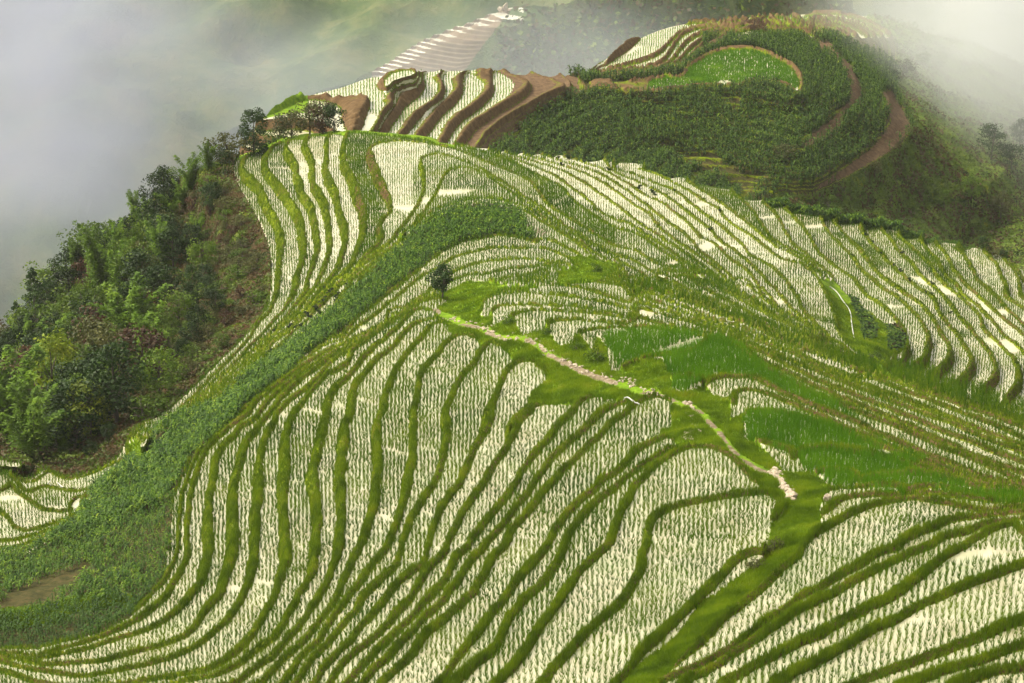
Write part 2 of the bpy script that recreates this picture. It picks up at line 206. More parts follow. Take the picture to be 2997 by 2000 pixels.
# second hill (behind): traced lips and rings, level -> height below camera
LINES_B=[
(0,"S 720,335 820,290 900,265 T01 60,650 180,665 115,760 88,850 60,960"),
(0.4,"T01 300,575 440,510 520,495"),(-2.6,"T01 600,488 680,482"),(-3.6,"T01 780,476 850,474"),(-5,"T01 930,474 1060,482"),(-6.4,"T01 1180,480 1270,486"),(-7.6,"T01 1340,488 1450,505"),(-8.8,"T01 1540,515 1640,524"),
(-1,"T01 170,640 300,690 350,700 275,790 250,850 150,1000"),
(-2,"T01 370,560 440,600 380,700 280,860 200,1000"),
(-3,"T01 560,500 640,530 692,580 650,680 500,780 430,880 350,980"),
(-4,"T01 700,510 770,540 802,575 788,615 680,720 600,810 520,910 450,1000"),
(-5,"T01 860,492 950,530 1010,570 1008,615 900,720 760,820 690,940 650,1020"),
(-6,"T01 1050,485 1200,530 1280,575 1180,660 1000,770 880,850 800,960 760,1040"),
(-7,"T01 1290,500 1450,545 1540,590 1420,640 1350,680 1150,790 1000,900 940,990 900,1060"),
(-9,"T01 1060,1020 1280,830 1500,710 1700,640 1800,610 1950,640 2350,620 T02 60,600 200,598 380,600 450,570 600,560 720,600 790,665 835,600 790,490 700,430 550,360 400,335 200,370 0,480"),
(-8.5,"T02 150,480 350,430 600,450 700,520 400,540 150,540 -100,560"),
(-9,"T01 2350,480 2150,540 1900,560 1700,560"),
(-11,"T01 1180,1060 1400,850 1700,720 1900,690 2350,700 T02 200,680 500,690 760,740 900,640 970,520 960,400 800,290 600,205 400,215 200,300 50,420 T01 2300,500 2100,500 1900,540 1700,530"),
(-13,"T01 1300,1080 1500,960 1800,830 2100,740 2350,780 T02 300,760 600,740 850,760 1040,700 1120,600 1100,480 1000,400 850,300 650,215 450,180 250,215 100,300 T01 2250,470 2000,510"),
(-15,"T01 1500,1080 1750,960 2000,900 2350,860 T02 300,860 600,840 800,900 1000,800 1150,700 1200,560 1130,430 1000,300 820,215 600,170 400,165 200,180 0,240 T01 2200,440 2000,480 1850,500"),
(-17,"T01 1750,1080 2000,1000 2350,960 T02 400,960 800,1040 1000,920 1200,800 1245,640 1200,500 1100,380 1080,300 900,200 700,165 500,150 300,155 0,190 T01 2150,330 1900,440 1720,510"),
(-19.5,"T01 2000,1085 2350,1060 T02 400,1080 800,1130 1100,950 1350,830 1420,700 1370,600 1280,480 1180,350 1150,280 1000,200 800,140 500,125 300,140"),
(-22,"T02 0,1180 500,1200 900,1240 1200,1000 1450,880 1440,640 1380,590 1330,450 1330,300 1150,180 900,120 500,110"),
(-25,"T02 300,1290 850,1320 1150,1190 1400,1060 1530,960 1572,870 1500,720 1440,640 1450,450 1450,270 1300,170 1050,108 600,100"),
(-28,"T02 700,1350 1100,1300 1500,1050 1650,880 1560,680 1560,400 1600,250 1400,140"),
(-36,"T02 1200,1420 1600,1250 1850,1000 1800,700 1850,450 1900,280"),
(-44,"T02 1500,1520 2000,1300 2350,1000 2350,420"),(-56,"T02 1900,1700 2350,1500 2700,1300"),
]
SKY_B="S -320,1350 0,1150 330,790 600,560 700,440 760,345 820,300 900,262 1000,240 1100,213 1200,204 1350,202 1500,206 1600,216 1700,212 1760,178 1850,120 1920,90 2000,72 2120,58 2250,46 2450,40 2600,52 2750,105 2900,148 3000,185 3330,330"
# ---------------------------------------------------------------- helpers
def hsh(ix,iy,s=0):
    n=(ix.astype(np.int64)*374761393+iy.astype(np.int64)*668265263+s*974634777)&0x7fffffff
    n=((n^(n>>13))*1274126177)&0x7fffffff
    return ((n^(n>>16))&0xffff)/65535.0
def vnoise(x,y,s=0):
    ix=np.floor(x);iy=np.floor(y);fx=x-ix;fy=y-iy;fx=fx*fx*(3-2*fx);fy=fy*fy*(3-2*fy)
    a=hsh(ix,iy,s);b=hsh(ix+1,iy,s);c=hsh(ix,iy+1,s);d=hsh(ix+1,iy+1,s)
    return (a*(1-fx)+b*fx)*(1-fy)+(c*(1-fx)+d*fx)*fy
def fbm(x,y,sc,s=0,o=3):
    r=0;a=1;t=0
    for k in range(o):
        r=r+a*(vnoise(x/sc*2**k,y/sc*2**k,s+k)-0.5);t+=a;a*=0.55
    return r/t*2
def new_mesh(name,V,F,mats,midx=None,smooth=False,attrs=None,uvless=True):
    """V (n,3), F (m,k) with k 3 or 4"""
    me=bpy.data.meshes.new(name); n=len(V); m,k=F.shape
    me.vertices.add(n); me.vertices.foreach_set('co',np.ascontiguousarray(V,np.float32).ravel())
    me.loops.add(m*k); me.loops.foreach_set('vertex_index',np.ascontiguousarray(F,np.int32).ravel())
    me.polygons.add(m); me.polygons.foreach_set('loop_start',np.arange(0,m*k,k,dtype=np.int32))
    me.polygons.foreach_set('loop_total',np.full(m,k,np.int32))
    if smooth: me.polygons.foreach_set('use_smooth',np.ones(m,bool))
    for mt in (mats if isinstance(mats,(list,tuple)) else [mats]): me.materials.append(mt)
    if midx is not None: me.polygons.foreach_set('material_index',np.ascontiguousarray(midx,np.int32))
    for nm,arr in (attrs or {}).items():
        at=me.attributes.new(nm,'FLOAT','POINT'); at.data.foreach_set('value',np.ascontiguousarray(arr,np.float32))
    me.update(calc_edges=True); return me
def link(name,me,kind=None,label=None,cat=None,group=None,parent=None):
    o=bpy.data.objects.new(name,me); scene.collection.objects.link(o)
    if kind:o['kind']=kind
    if label:o['label']=label
    if cat:o['category']=cat
    if group:o['group']=group
    if parent:o.parent=parent
    return o
def mat(name):
    m=bpy.data.materials.new(name); m.use_nodes=True; nt=m.node_tree; return m,nt,nt.nodes['Principled BSDF']
def nd(nt,t,**k):
    n=nt.nodes.new(t)
    for a,b in k.items(): setattr(n,a,b)
    return n
def noise_ramp(nt,scale,stops,detail=4,coord=None,rough=0.6,stretch=None):
    tc=nd(nt,'ShaderNodeTexCoord'); src=tc.outputs['Object']
    if stretch:
        mp=nd(nt,'ShaderNodeMapping'); mp.inputs['Scale'].default_value=stretch; nt.links.new(src,mp.inputs[0]); src=mp.outputs[0]
    nz=nd(nt,'ShaderNodeTexNoise'); nz.inputs['Scale'].default_value=scale; nz.inputs['Detail'].default_value=detail; nz.inputs['Roughness'].default_value=rough
    nt.links.new(src,nz.inputs['Vector'])
    cr=nd(nt,'ShaderNodeValToRGB'); nt.links.new(nz.outputs['Fac'],cr.inputs[0])
    el=cr.color_ramp.elements
    while len(el)<len(stops): el.new(0.5)
    for e,(p,c) in zip(el,stops): e.position=p; e.color=(*c,1)
    return cr.outputs['Color'],nz.outputs['Fac']
def mix(nt,fac,a,b,mode='MIX'):
    m=nd(nt,'ShaderNodeMix',data_type='RGBA',blend_type=mode)
    if hasattr(fac,'links') or hasattr(fac,'is_linked'): nt.links.new(fac,m.inputs['Factor'])
    else: m.inputs['Factor'].default_value=fac
    for s,x in ((m.inputs['A'],a),(m.inputs['B'],b)):
        if isinstance(x,tuple): s.default_value=(*x,1)
        else: nt.links.new(x,s)
    return m.outputs['Result']
def bump(nt,b,fac,strength,dist):
    bp=nd(nt,'ShaderNodeBump'); bp.inputs['Strength'].default_value=strength; bp.inputs['Distance'].default_value=dist
    nt.links.new(fac,bp.inputs['Height']); nt.links.new(bp.outputs[0],b.inputs['Normal'])
def attr(nt,n):
    a=nd(nt,'ShaderNodeAttribute'); a.attribute_name=n; return a.outputs['Fac']
# ---------------------------------------------------------------- ground materials
M={}
m,nt,b=mat('paddy_water'); M['water']=m
c,f=noise_ramp(nt,0.35,[(0.3,(0.35,0.32,0.20)),(0.5,(0.47,0.44,0.31)),(0.72,(0.33,0.34,0.20))],3)
nt.links.new(c,b.inputs['Base Color']); b.inputs['Roughness'].default_value=0.12; b.inputs['IOR'].default_value=1.6
b.inputs['Specular IOR Level'].default_value=0.8
c2,f2=noise_ramp(nt,3.0,[(0,(0,0,0)),(1,(1,1,1))],2); bump(nt,b,f2,0.05,0.02)
m,nt,b=mat('bund_grass'); M['grass']=m
g1,f1=noise_ramp(nt,2.6,[(0.30,(0.015,0.030,0.001)),(0.42,(0.070,0.10,0.003)),(0.55,(0.145,0.180,0.005)),(0.75,(0.24,0.22,0.014))],6,rough=0.75)
g2,f2=noise_ramp(nt,0.09,[(0.35,(0.6,0.62,0.45)),(0.65,(1.15,1.2,0.9))],3)
gg=mix(nt,1.0,g1,g2,'MULTIPLY')
br,f3=noise_ramp(nt,1.1,[(0.3,(0.055,0.030,0.014)),(0.55,(0.115,0.070,0.032)),(0.8,(0.17,0.115,0.06))],5,rough=0.7)
mu=attr(nt,'mud'); nz=nd(nt,'ShaderNodeTexNoise'); nz.inputs['Scale'].default_value=0.5; nz.inputs['Detail'].default_value=6
tc=nd(nt,'ShaderNodeTexCoord'); nt.links.new(tc.outputs['Object'],nz.inputs['Vector'])
ma=nd(nt,'ShaderNodeMath',operation='ADD'); nt.links.new(mu,ma.inputs[0]); nt.links.new(nz.outputs['Fac'],ma.inputs[1])
mr=nd(nt,'ShaderNodeMapRange'); mr.inputs['From Min'].default_value=0.66; mr.inputs['From Max'].default_value=0.92; nt.links.new(ma.outputs[0],mr.inputs[0])
nt.links.new(mix(nt,mr.outputs[0],gg,br),b.inputs['Base Color']); b.inputs['Roughness'].default_value=0.95; b.inputs['Specular IOR Level'].default_value=0.1
c4,f4=noise_ramp(nt,6,[(0,(0,0,0)),(1,(1,1,1))],5,rough=0.8); bump(nt,b,f4,0.9,0.10)
def simple_ground(key,name,scale,stops,bs=0.8,bd=0.1,rough=0.95,detail=6):
    m,nt,b=mat(name); c,f=noise_ramp(nt,scale,stops,detail,rough=0.75); nt.links.new(c,b.inputs['Base Color'])
    b.inputs['Roughness'].default_value=rough; b.inputs['Specular IOR Level'].default_value=0.15; bump(nt,b,f,bs,bd); M[key]=m; return m,nt,b
simple_ground('soil','field_soil',1.6,[(0.3,(0.014,0.016,0.004)),(0.5,(0.040,0.038,0.010)),(0.7,(0.085,0.060,0.025))])
simple_ground('fsoil','tilled_soil',1.2,[(0.3,(0.045,0.025,0.013)),(0.5,(0.10,0.060,0.033)),(0.7,(0.16,0.105,0.06))])
simple_ground('path','path_dirt',2.2,[(0.3,(0.06,0.05,0.02)),(0.5,(0.17,0.13,0.085)),(0.7,(0.30,0.25,0.19))])
simple_ground('lawn','hillside_grass',0.9,[(0.22,(0.025,0.05,0.002)),(0.40,(0.075,0.145,0.003)),(0.58,(0.15,0.24,0.005)),(0.8,(0.24,0.31,0.012))],1.0,0.15)
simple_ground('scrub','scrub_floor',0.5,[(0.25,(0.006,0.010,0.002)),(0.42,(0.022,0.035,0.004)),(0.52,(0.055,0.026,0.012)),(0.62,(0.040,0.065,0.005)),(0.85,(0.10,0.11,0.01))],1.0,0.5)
simple_ground('flank','hillside_scrub_ground',0.25,[(0.25,(0.03,0.055,0.008)),(0.45,(0.075,0.12,0.014)),(0.6,(0.12,0.17,0.020)),(0.8,(0.17,0.15,0.04))],1.0,1.0)
simple_ground('far','far_slope_scrub',0.05,[(0.25,(0.02,0.04,0.012)),(0.45,(0.05,0.08,0.025)),(0.6,(0.10,0.11,0.04)),(0.8,(0.15,0.12,0.06))],1.0,2.0)
# ---------------------------------------------------------------- zones in the traced picture plane, carried onto the hills
ZONES={
'path':"PLW 9 T11 640,545 700,575 850,640 960,680 1100,745 1250,750 1350,800 1450,860 1600,930 1720,985 1850,1030 1990,1090 2130,1110 2260,1150 2345,1190 G5 130,370 230,440 280,500 350,570 400,640 480,720 600,800 720,850 T22 700,180 770,250",
'gpath':"T11 690,440 740,400 860,345 1000,345 1180,375 1330,378 1400,372 1490,368 1480,280 1600,250 1560,180 1700,180 1900,240 1880,300 1790,320 1780,360 1450,372 1300,398 1100,420 980,470 960,560 940,590 1030,580 1040,670 1120,620 1180,620 1240,720 1300,700 1400,670 1490,790 1600,760 1620,720 1720,830 1760,730 1820,800 1850,960 1940,960 2050,900 2200,890 2260,990 2270,1080 2345,1110 T12 150,1060 200,1110 330,1130 330,1290 430,1250 420,1400 560,1500 T22 700,80 870,90 1050,190 1230,205 1000,225 930,330 955,420 890,540 700,740 450,960 200,1180 0,1380 -180,1567 T21 1930,1640 F3 0,1640 60,1567 350,1250 700,980 1000,600 1200,470 1400,330 1550,200 1700,100 E3 600,1380 630,1265 760,1180 765,1000 560,890 480,840 300,640 150,500 0,420 E2 2200,395 1870,400 1880,330 1700,280 1700,160 1820,150 1820,20 T11 2275,1185 2150,1145 2000,1190 1880,1165 1680,1155 1500,1180 1270,1225 1300,1100 1410,1020 1370,925 1200,895 1040,770 950,775 900,725 740,690 715,645 650,610 600,620 660,560 560,550 740,490",
'corn':"H2 200,500 300,462 400,445 500,440 600,445 680,470 730,500 760,600 840,640 800,680 700,655 600,640 500,650 350,680 200,750 100,830 H1 1240,420 1100,540 950,650 840,730 700,830 G0 440,400 330,530 220,600 100,700 0,790 E0 1550,100 1400,210 1230,330 1150,420 1000,540 930,700 850,850 800,1000 790,1200 770,1567 F0 1900,0 1900,250 1770,480 1620,640 1480,780 1200,930 900,1030 400,1150 0,1140 -900,1140 -900,100 0,90 250,60 T20 200,660 500,480 560,400 650,230 850,100 950,0 T10 960,1480 1080,1400 1250,1290 1450,1210 1600,1120 1800,940 1950,840 2060,740 2300,540 H1 800,640 1000,430 1200,230 1343,130 H2 0,640",
'soil':"F0 -900,620 0,520 400,400 1000,130 1080,200 750,400 600,560 450,700 250,950 0,960 -900,960",
'lush1':"T11 1800,730 2100,700 2345,710 T12 200,730 400,790 480,870 650,980 900,1100 1200,1290 1350,1400 1100,1290 900,1180 600,1060 400,1025 250,1025 150,1060 0,1100 T11 2270,1080 2200,890 1940,960 1850,830",
'lush2':"T12 420,1260 600,1262 800,1292 1100,1385 1500,1515 1700,1567 T22 1600,60 1250,150 1050,160 850,60 T12 440,1400",
'lush3':"E4 0,480 400,490 900,610 1500,780 2350,960 2350,1060 1900,1040 1400,900 1180,860 960,960 760,940 500,860 450,800 0,800",
'mid1':"H0 812,95 850,66 1000,64 1343,112 1343,140 1200,128 1060,135 1000,150 950,190 925,300 1000,450 1070,650 1040,790 930,895 880,880 940,650 900,480 870,380 800,200",
'mid2':"H2 0,5 300,42 620,130 900,285 1060,380 1200,500 1343,600 1343,740 1100,600 900,440 820,330 700,240 500,160 300,75 100,32 0,22",
'mid3':"H3 430,160 600,190 760,250 930,420 1060,590 950,520 850,440 700,330",
'mid4':"H4 420,165 600,210 760,240 880,440 1000,560 850,530 750,460 600,320",
'mid5':"G3 200,0 520,0 700,150 900,330 1100,480 900,420 600,260 350,100",
'cabbage':"T12 1140,440 1200,470 1280,560 1350,680 1330,740 1250,750 1220,640 1180,550",
'cabbage2':"T12 1400,640 1480,650 1550,740 1530,810 1450,830 1410,810",
'gully':"T12 950,330 1050,340 1140,440 1350,600 1400,640 1550,740 1540,820 1430,860 1420,980 1560,1070 1320,960 1250,885 1140,790 1070,700 1050,590 1010,490",
'white1':"H2 620,120 800,140 1100,120 1343,160 H3 250,100 560,230 850,450 1190,680 1150,700 1030,740 880,660 700,600 510,550 430,490 340,510 260,455 130,450 100,400 H2 1220,470 1060,380 900,270 750,190",
'white2':"H0 545,140 700,90 800,62 790,200 780,300 900,500 900,800 800,895 600,895 520,600 420,170",
'white3':"H0 965,185 1000,155 1200,133 1343,150 1343,230 1250,290 1240,400 1260,580 1115,580 1000,280",
'white4':"H4 840,470 930,480 1343,860 1343,895 1150,800 1000,640",
'soilB1':"T02 620,195 800,222 1000,305 1150,435 1240,600 1230,700 1100,850 950,960 800,1040 900,920 1050,800 1150,690 1150,560 1080,430 950,340 800,262",
'soilB2':"T02 1370,610 1440,625 1570,850 1560,905 1400,1050 1150,1190 900,1310 1000,1220 1300,1020 1430,850",
'soilB3':"T02 60,410 120,330 240,270 350,240 330,265 200,330",
}
ZP={}
for k_,s_ in ZONES.items():
    if s_.startswith('PLW'):
        wd=float(s_.split()[1]); ZP[k_]=('L',wd,smooth_pl(PL(' '.join(s_.split()[2:])),4))
    else: ZP[k_]=('P',0,PL(s_))
def zone_raster(names,cell=4.5):
    v,u=np.mgrid[0:NH,0:NW]; u=W0+u*CELL; v=H0_+v*CELL; out={}
    for n in names:
        t,wd,P=ZP[n]
        if t=='P': out[n]=inpoly(u,v,P).astype(float)
        else:
            d=np.full(u.shape,1e9)
            for p in P[::2]: d=np.minimum(d,np.hypot(u-p[0],v-p[1]))
            out[n]=np.clip(1.5-d/wd,0,1)
    return out
def field_set(lines,dz,zref,qref):
    Q,_=solve([(l,smooth_pl(PL(s))) for l,s in lines],CELL,W0,H0_,NW,NH); return blur(Q,1)
QA=field_set(LINES_A,0,0,0); QB=field_set(LINES_B,0,0,0)
DZA,DZB=0.8,1.1
def zs(q,hill): return (CAMZ-43-(29-q)*DZA) if hill=='A' else (CAMZ-85+np.where(q>-9,q,-9+(q+9)*0.5)*DZB)
SKA=smooth_pl(PL(SKY_A)); SKB=smooth_pl(PL(SKY_B))
def skyline(u,S): return np.interp(u,S[:,0],S[:,1])
def hill_grid(hill,us,nrow):
    """world positions of the smooth hill on a grid that is fine where the hill is near"""
    Q=QA if hill=='A' else QB
    top=skyline(us,SKA if hill=='A' else SKB); bot=np.full(us.shape,2235.) if hill=='A' else skyline(us,SKA)+170
    t=np.linspace(0,1,nrow)[:,None]; V=top[None,:]+(bot-top)[None,:]*t; U=np.broadcast_to(us[None,:],V.shape)
    q=bil(Q,U,V); z=zs(q,hill); rx,ry,rz=ray(U,V); s=(z-CAMZ)/rz
    # going down the picture the ground may only come nearer
    s=np.minimum.accumulate(s,axis=0)
    z=CAMZ+rz*s
    return U,V,q,rx*s,ry*s,z
ZA=zone_raster(['path','gpath','corn','soil','lush1','lush2','lush3','mid1','mid2','mid3','mid4','mid5','white1','white2','white3','white4','cabbage','cabbage2','gully'])
ZB=zone_raster(['soilB1','soilB2','soilB3'])
def terrace(q,x,y,wid,hill,U,V,exposed=None):
    """stepped height, class and mud from the smooth level q; wid = metres of plan per level"""
    dz=DZA if hill=='A' else DZB
    nz=fbm(x,y,1.7,3,2)*0.14+fbm(x,y,6,9,2)*0.10
    qq=q+np.clip(nz/np.maximum(wid,0.4),-0.12,0.12)
    i=np.floor(qq); f=qq-i; du=f*wid; dd=(1-f)*wid
    low=np.clip((U-900)/400,0,1)*np.clip((V-1000)/200,0,1)
    rb=np.minimum((np.where(q<-1.5,0.15,0.19)+0.09*low) if hill=='A' else 0.40,0.15*wid)              # bund, inside of the lip
    left=np.clip((1350-U)/500,0,1)*np.clip((V-950)/200,0,1)*np.clip((1850-V)/250,0,1)*(q>0)+np.clip((1170-U)/80,0,1)*(V<900)*1.1+((U>2500)&(q<-17))*1.2
    rw=np.minimum((np.where(q<-1.5,0.16,0.18)+0.34*np.clip(left,0,1.4) if hill=='A' else 1.5)*(1+0.6*fbm(x,y,7,21,2)),0.34*wid)  # riser at the foot of the terrace above
    band=((U>1900)&(q>5.5)&(q<14)); rb=np.where(band,np.minimum(rb,0.11*wid),rb); rw=np.where(band,np.minimum(rw,0.22*wid),rw)
    h=np.zeros_like(q)
    bund=np.clip(1-(du/np.maximum(rb,1e-3)),0,1)
    h+=0.22*bund**0.7
    e=np.clip(1-dd/np.maximum(rw,1e-3),0,1)
    h+=(dz+0.22)*np.clip(e*1.25,0,1)**0.8*(e>0)
    h+=(bund>0)*fbm(x,y,0.5,5,2)*0.05+(e>0)*(e<0.9)*fbm(x,y,0.8,6,2)*0.10
    z=zs(i,hill)+h
    land=(bund>0)|(e>0.0)
    return i,f,z,land,bund,e,rb,rw
EXH={}
def build_hill(hill,du_px,nrow):
    us=np.arange(-300,3301,du_px)*1.0
    U,V,q,X,Y,Z=hill_grid(hill,us,nrow)
    # metres of plan per level
    rcols=X.shape
    Xu=np.gradient(X,axis=1);Yu=np.gradient(Y,axis=1);Xv=np.gradient(X,axis=0);Yv=np.gradient(Y,axis=0)
    qu=np.gradient(q,axis=1);qv=np.gradient(q,axis=0); det=Xu*Yv-Xv*Yu; det=np.where(np.abs(det)<1e-6,1e-6,det)
    gx=(qu*Yv-qv*Yu)/det; gy=(-qu*Xv+qv*Xu)/det
    wid=1/np.clip(np.hypot(gx,gy),0.01,8.0)
    wid=blur(wid,2)
    i,f,z,land,bund,e,rb,rw=terrace(q,X,Y,wid,hill,U,V)
    Zs=ZA if hill=='A' else ZB; zf={k:bil(g,U,V) for k,g in Zs.items()}
    n1=fbm(X,Y,2.5,31,3); n2=fbm(X,Y,9,33,3)
    cls=np.where(land,1,0)      # 0 water 1 grass 2 soil 3 path 4 lawn 5 scrub 6 tilled
    mud=np.zeros_like(q)
    hr=hsh(i,i*0,5+(hill=='B'))
    # mud plastered on the inner face of the bunds
    mud=np.where((bund>0.01)&(bund<0.90),0.50+0.22*hr,np.where(bund>=0.86,0.2*hr,0.0))
    if hill=='A':
        ease=np.clip((V-1050)/500,0,1)*np.clip((U-1100)/500,0,1)
        mud=mud*(0.55+0.62*ease)
        right_bank=((U>2380)&(V>930)&(V<1240)&(q<-18))*1.0
        mud=np.where(e>0.05,np.clip(0.12+0.33*right_bank+0.35*((U>1040)&(U<1230)&(V<680)&(q<-5.5)),0,1),mud)
        smooth=np.clip(zf['gpath']+zf['corn']+zf['gully']+zf['cabbage']+zf['cabbage2'],0,1)
        forest=((q<-12.8)&(U<820)&(V<1420))*1.0
        smooth=np.maximum(smooth,blur(forest,2)); steep=np.clip((0.62-wid)/0.25,0,1); sk_=skyline(us,SKA)[None,:]; steep=np.maximum(steep,np.clip(1-(V-sk_-9)/7,0,1)*(U<1330))
        smooth=np.maximum(smooth,steep)
        zsm=zs(q,'A')-0.3+n1*0.25*(1-zf['path'])+n2*0.2
        zsm=np.where(forest>0,zsm+n2*1.2,zsm)
        step=zs(np.floor(q*1.0),'A')
        z=z*(1-smooth)+zsm*smooth
        cls=np.where(smooth>0.5,4,cls); cls=np.where((zf['corn']>0.5),2,cls)
        cls=np.where((zf['corn']>0.5)&(n2>0.42),4,cls)
        cls=np.where((zf['path']>0.3)&(zf['path']>0.74+n1*1.3),3,cls); cls=np.where(forest>0.5,5,cls)
        cls=np.where((zf['cabbage']+zf['cabbage2'])>0.5,2,cls)
    else:
        mud=np.where(e>0.02,0.55,mud*0.5)
        left=(U<1760)&(q>-8.8); knoll=(q>-9.05)&(U>1690); crest=((V<110)|((U<2060)&(V<235)&(U>1700)&(q<-10)))
        field=~(left|knoll|crest)
        foggy=(q<-25.5)
        zsm=zs(q,'B')+n2*0.5
        # corn terraces keep a softened step
        steepB=np.clip((1.6-wid)/0.6,0,1); z=z*(1-steepB)+(zsm-0.3)*steepB
        z=np.where(field,0.45*z+0.55*zsm+n1*0.25,z); z=np.where(foggy,zsm+n2*0.8,z)
        cls=np.where(field,np.where(e>0.15,1,2),cls)
        cls=np.where(field&(zf['soilB1']+zf['soilB2']+zf['soilB3']>0.5),6,cls)
        cls=np.where((q<-5.95)&left&(cls==0)&(U>1250),6,cls)
        cls=np.where(foggy,5,cls); cls=np.where((U<900)&(q>-0.6),4,cls)
        mud=np.where(field,0.2,mud)
    # ground beyond the crest, hidden from the path: falls away
    K=26; s=(np.arange(K,0,-1)**1.5)*0.55
    az=np.arctan2(X[0],Y[0]); SX=X[0][None,:]+np.sin(az)[None,:]*s[:,None]; SY=Y[0][None,:]+np.cos(az)[None,:]*s[:,None]
    fall=np.clip(s/6,0,1)[:,None]; SZ=z[0][None,:]-0.72*s[:,None]*(0.55+0.45*fall)
    SZ=SZ+fbm(SX,SY,8,77,3)*1.2*fall
    P=np.stack([np.vstack([SX,X]),np.vstack([SY,Y]),np.vstack([SZ,z])],-1)
    cl=np.vstack([np.full(SX.shape,4 if hill=='A' else 5),cls]); md=np.vstack([np.zeros(SX.shape),mud])
    EXH[hill]=dict(U=U,V=V,q=q,X=X,Y=Y,z=z,cls=cls,wid=wid,i=i,f=f,e=e,bund=bund,zf=zf)
    nr,nc=cl.shape; idx=np.arange(nr*nc).reshape(nr,nc)
    F=np.stack([idx[1:,:-1],idx[1:,1:],idx[:-1,1:],idx[:-1,:-1]],-1).reshape(-1,4)
    c4=np.stack([cl[1:,:-1],cl[1:,1:],cl[:-1,1:],cl[:-1,:-1]],-1).reshape(-1,4)
    fc=np.where((c4==0).all(1),0,np.where(c4[:,0]>0,c4[:,0],c4.max(1)))
    P=P.reshape(-1,3); md=md.ravel()
    def sub(name,mask,mats,remap,smooth=True):
        if not mask.any(): return
        FF=F[mask]; used=np.unique(FF); mp=np.zeros(len(P),np.int32); mp[used]=np.arange(len(used))
        me=new_mesh(name,P[used],mp[FF],mats,[remap[k] for k in fc[mask]],smooth,{'mud':md[used]})
        return link(name,me,'structure')
    nm='terraced_hill' if hill=='A' else 'terraced_knoll'
    sub('paddy_water' if hill=='A' else 'knoll_paddy_water',fc==0,[M['water']],{0:0},False)
    sub(nm,np.isin(fc,(1,4)),[M['grass'],M['lawn']],{1:0,4:1})
    sub('footpath',fc==3,[M['path']],{3:0}); 
    sub('cornfield_ground' if hill=='A' else 'knoll_field_ground',np.isin(fc,(2,6)),[M['soil'],M['fsoil']],{2:0,6:1})
    sub('wooded_slope' if hill=='A' else 'knoll_scrub_slope',fc==5,[M['scrub' if hill=='A' else 'flank']],{5:0})
build_hill('A',3.0,820); build_hill('B',4.0,260)
print('hills built')
# ---------------------------------------------------------------- lookup of the hills by azimuth and distance
def polar(hill,a0,a1,na,d0,d1,nd_):
    E=EXH[hill]; X,Y=E['X'],E['Y']; A=np.arctan2(X,Y)[::-1]; D=np.hypot(X,Y)[::-1]
    nr,nc=X.shape; ds=np.linspace(d0,d1,nd_); az=np.linspace(a0,a1,na); rows=np.arange(nr)[::-1].astype(float)
    Ac=np.empty((nd_,nc)); Rc=np.empty((nd_,nc))
    for c in range(nc):
        d=np.maximum.accumulate(D[:,c])+np.arange(nr)*1e-7
        Ac[:,c]=np.interp(ds,d,A[:,c]); Rc[:,c]=np.interp(ds,d,rows,left=-1,right=-1)
    C=np.empty((nd_,na)); Rr=np.empty((nd_,na)); cc=np.arange(nc).astype(float)
    for k in range(nd_):
        a=np.maximum.accumulate(Ac[k])+np.arange(nc)*1e-9
        C[k]=np.interp(az,a,cc); Rr[k]=np.interp(C[k],cc,Rc[k])
    return dict(C=C,R=Rr,a0=a0,a1=a1,d0=d0,d1=d1,na=na,nd=nd_)
PO={'A':polar('A',R(-15),R(15),1100,76,330,1300),'B':polar('B',R(-15),R(15),700,300,500,500)}
def to_rc(hill,az,d):
    P=PO[hill]; x=(az-P['a0'])/(P['a1']-P['a0'])*(P['na']-1); y=(d-P['d0'])/(P['d1']-P['d0'])*(P['nd']-1)
    ok=(x>0)&(y>0)&(x<P['na']-1)&(y<P['nd']-1); x=np.clip(x,0,P['na']-1.001);y=np.clip(y,0,P['nd']-1.001)
    i=x.astype(int);j=y.astype(int);fx=x-i;fy=y-j
    g=lambda F:(F[j,i]*(1-fx)+F[j,i+1]*fx)*(1-fy)+(F[j+1,i]*(1-fx)+F[j+1,i+1]*fx)*fy
    r=g(P['R']);c=g(P['C']); ok&=(r>1)&(r<EXH[hill]['X'].shape[0]-2)
    return ok,np.clip(r,0,EXH[hill]['X'].shape[0]-1.01),np.clip(c,0,EXH[hill]['X'].shape[1]-1.01)
def smp(F,r,c,near=False):
    if near: return F[np.round(r).astype(int),np.round(c).astype(int)]
    j=r.astype(int);i=c.astype(int);fx=c-i;fy=r-j
    return (F[j,i]*(1-fx)+F[j,i+1]*fx)*(1-fy)+(F[j+1,i]*(1-fx)+F[j+1,i+1]*fx)*fy
def ground_at(hill,u,v):
    """world point of the hill where the traced picture shows it"""
    E=EXH[hill]; u=np.atleast_1d(np.asarray(u,float)); v=np.atleast_1d(np.asarray(v,float))
    us=E['U'][0]; c=np.interp(u,us,np.arange(len(us))); top=np.interp(u,us,E['V'][0]); bot=np.interp(u,us,E['V'][-1])
    r=np.clip((v-top)/(bot-top),0,0.999)*(E['U'].shape[0]-1); c=np.clip(c,0,len(us)-1.01); r=np.clip(r,0,E['U'].shape[0]-1.01)
    return smp(E['X'],r,c),smp(E['Y'],r,c),smp(E['z'],r,c)
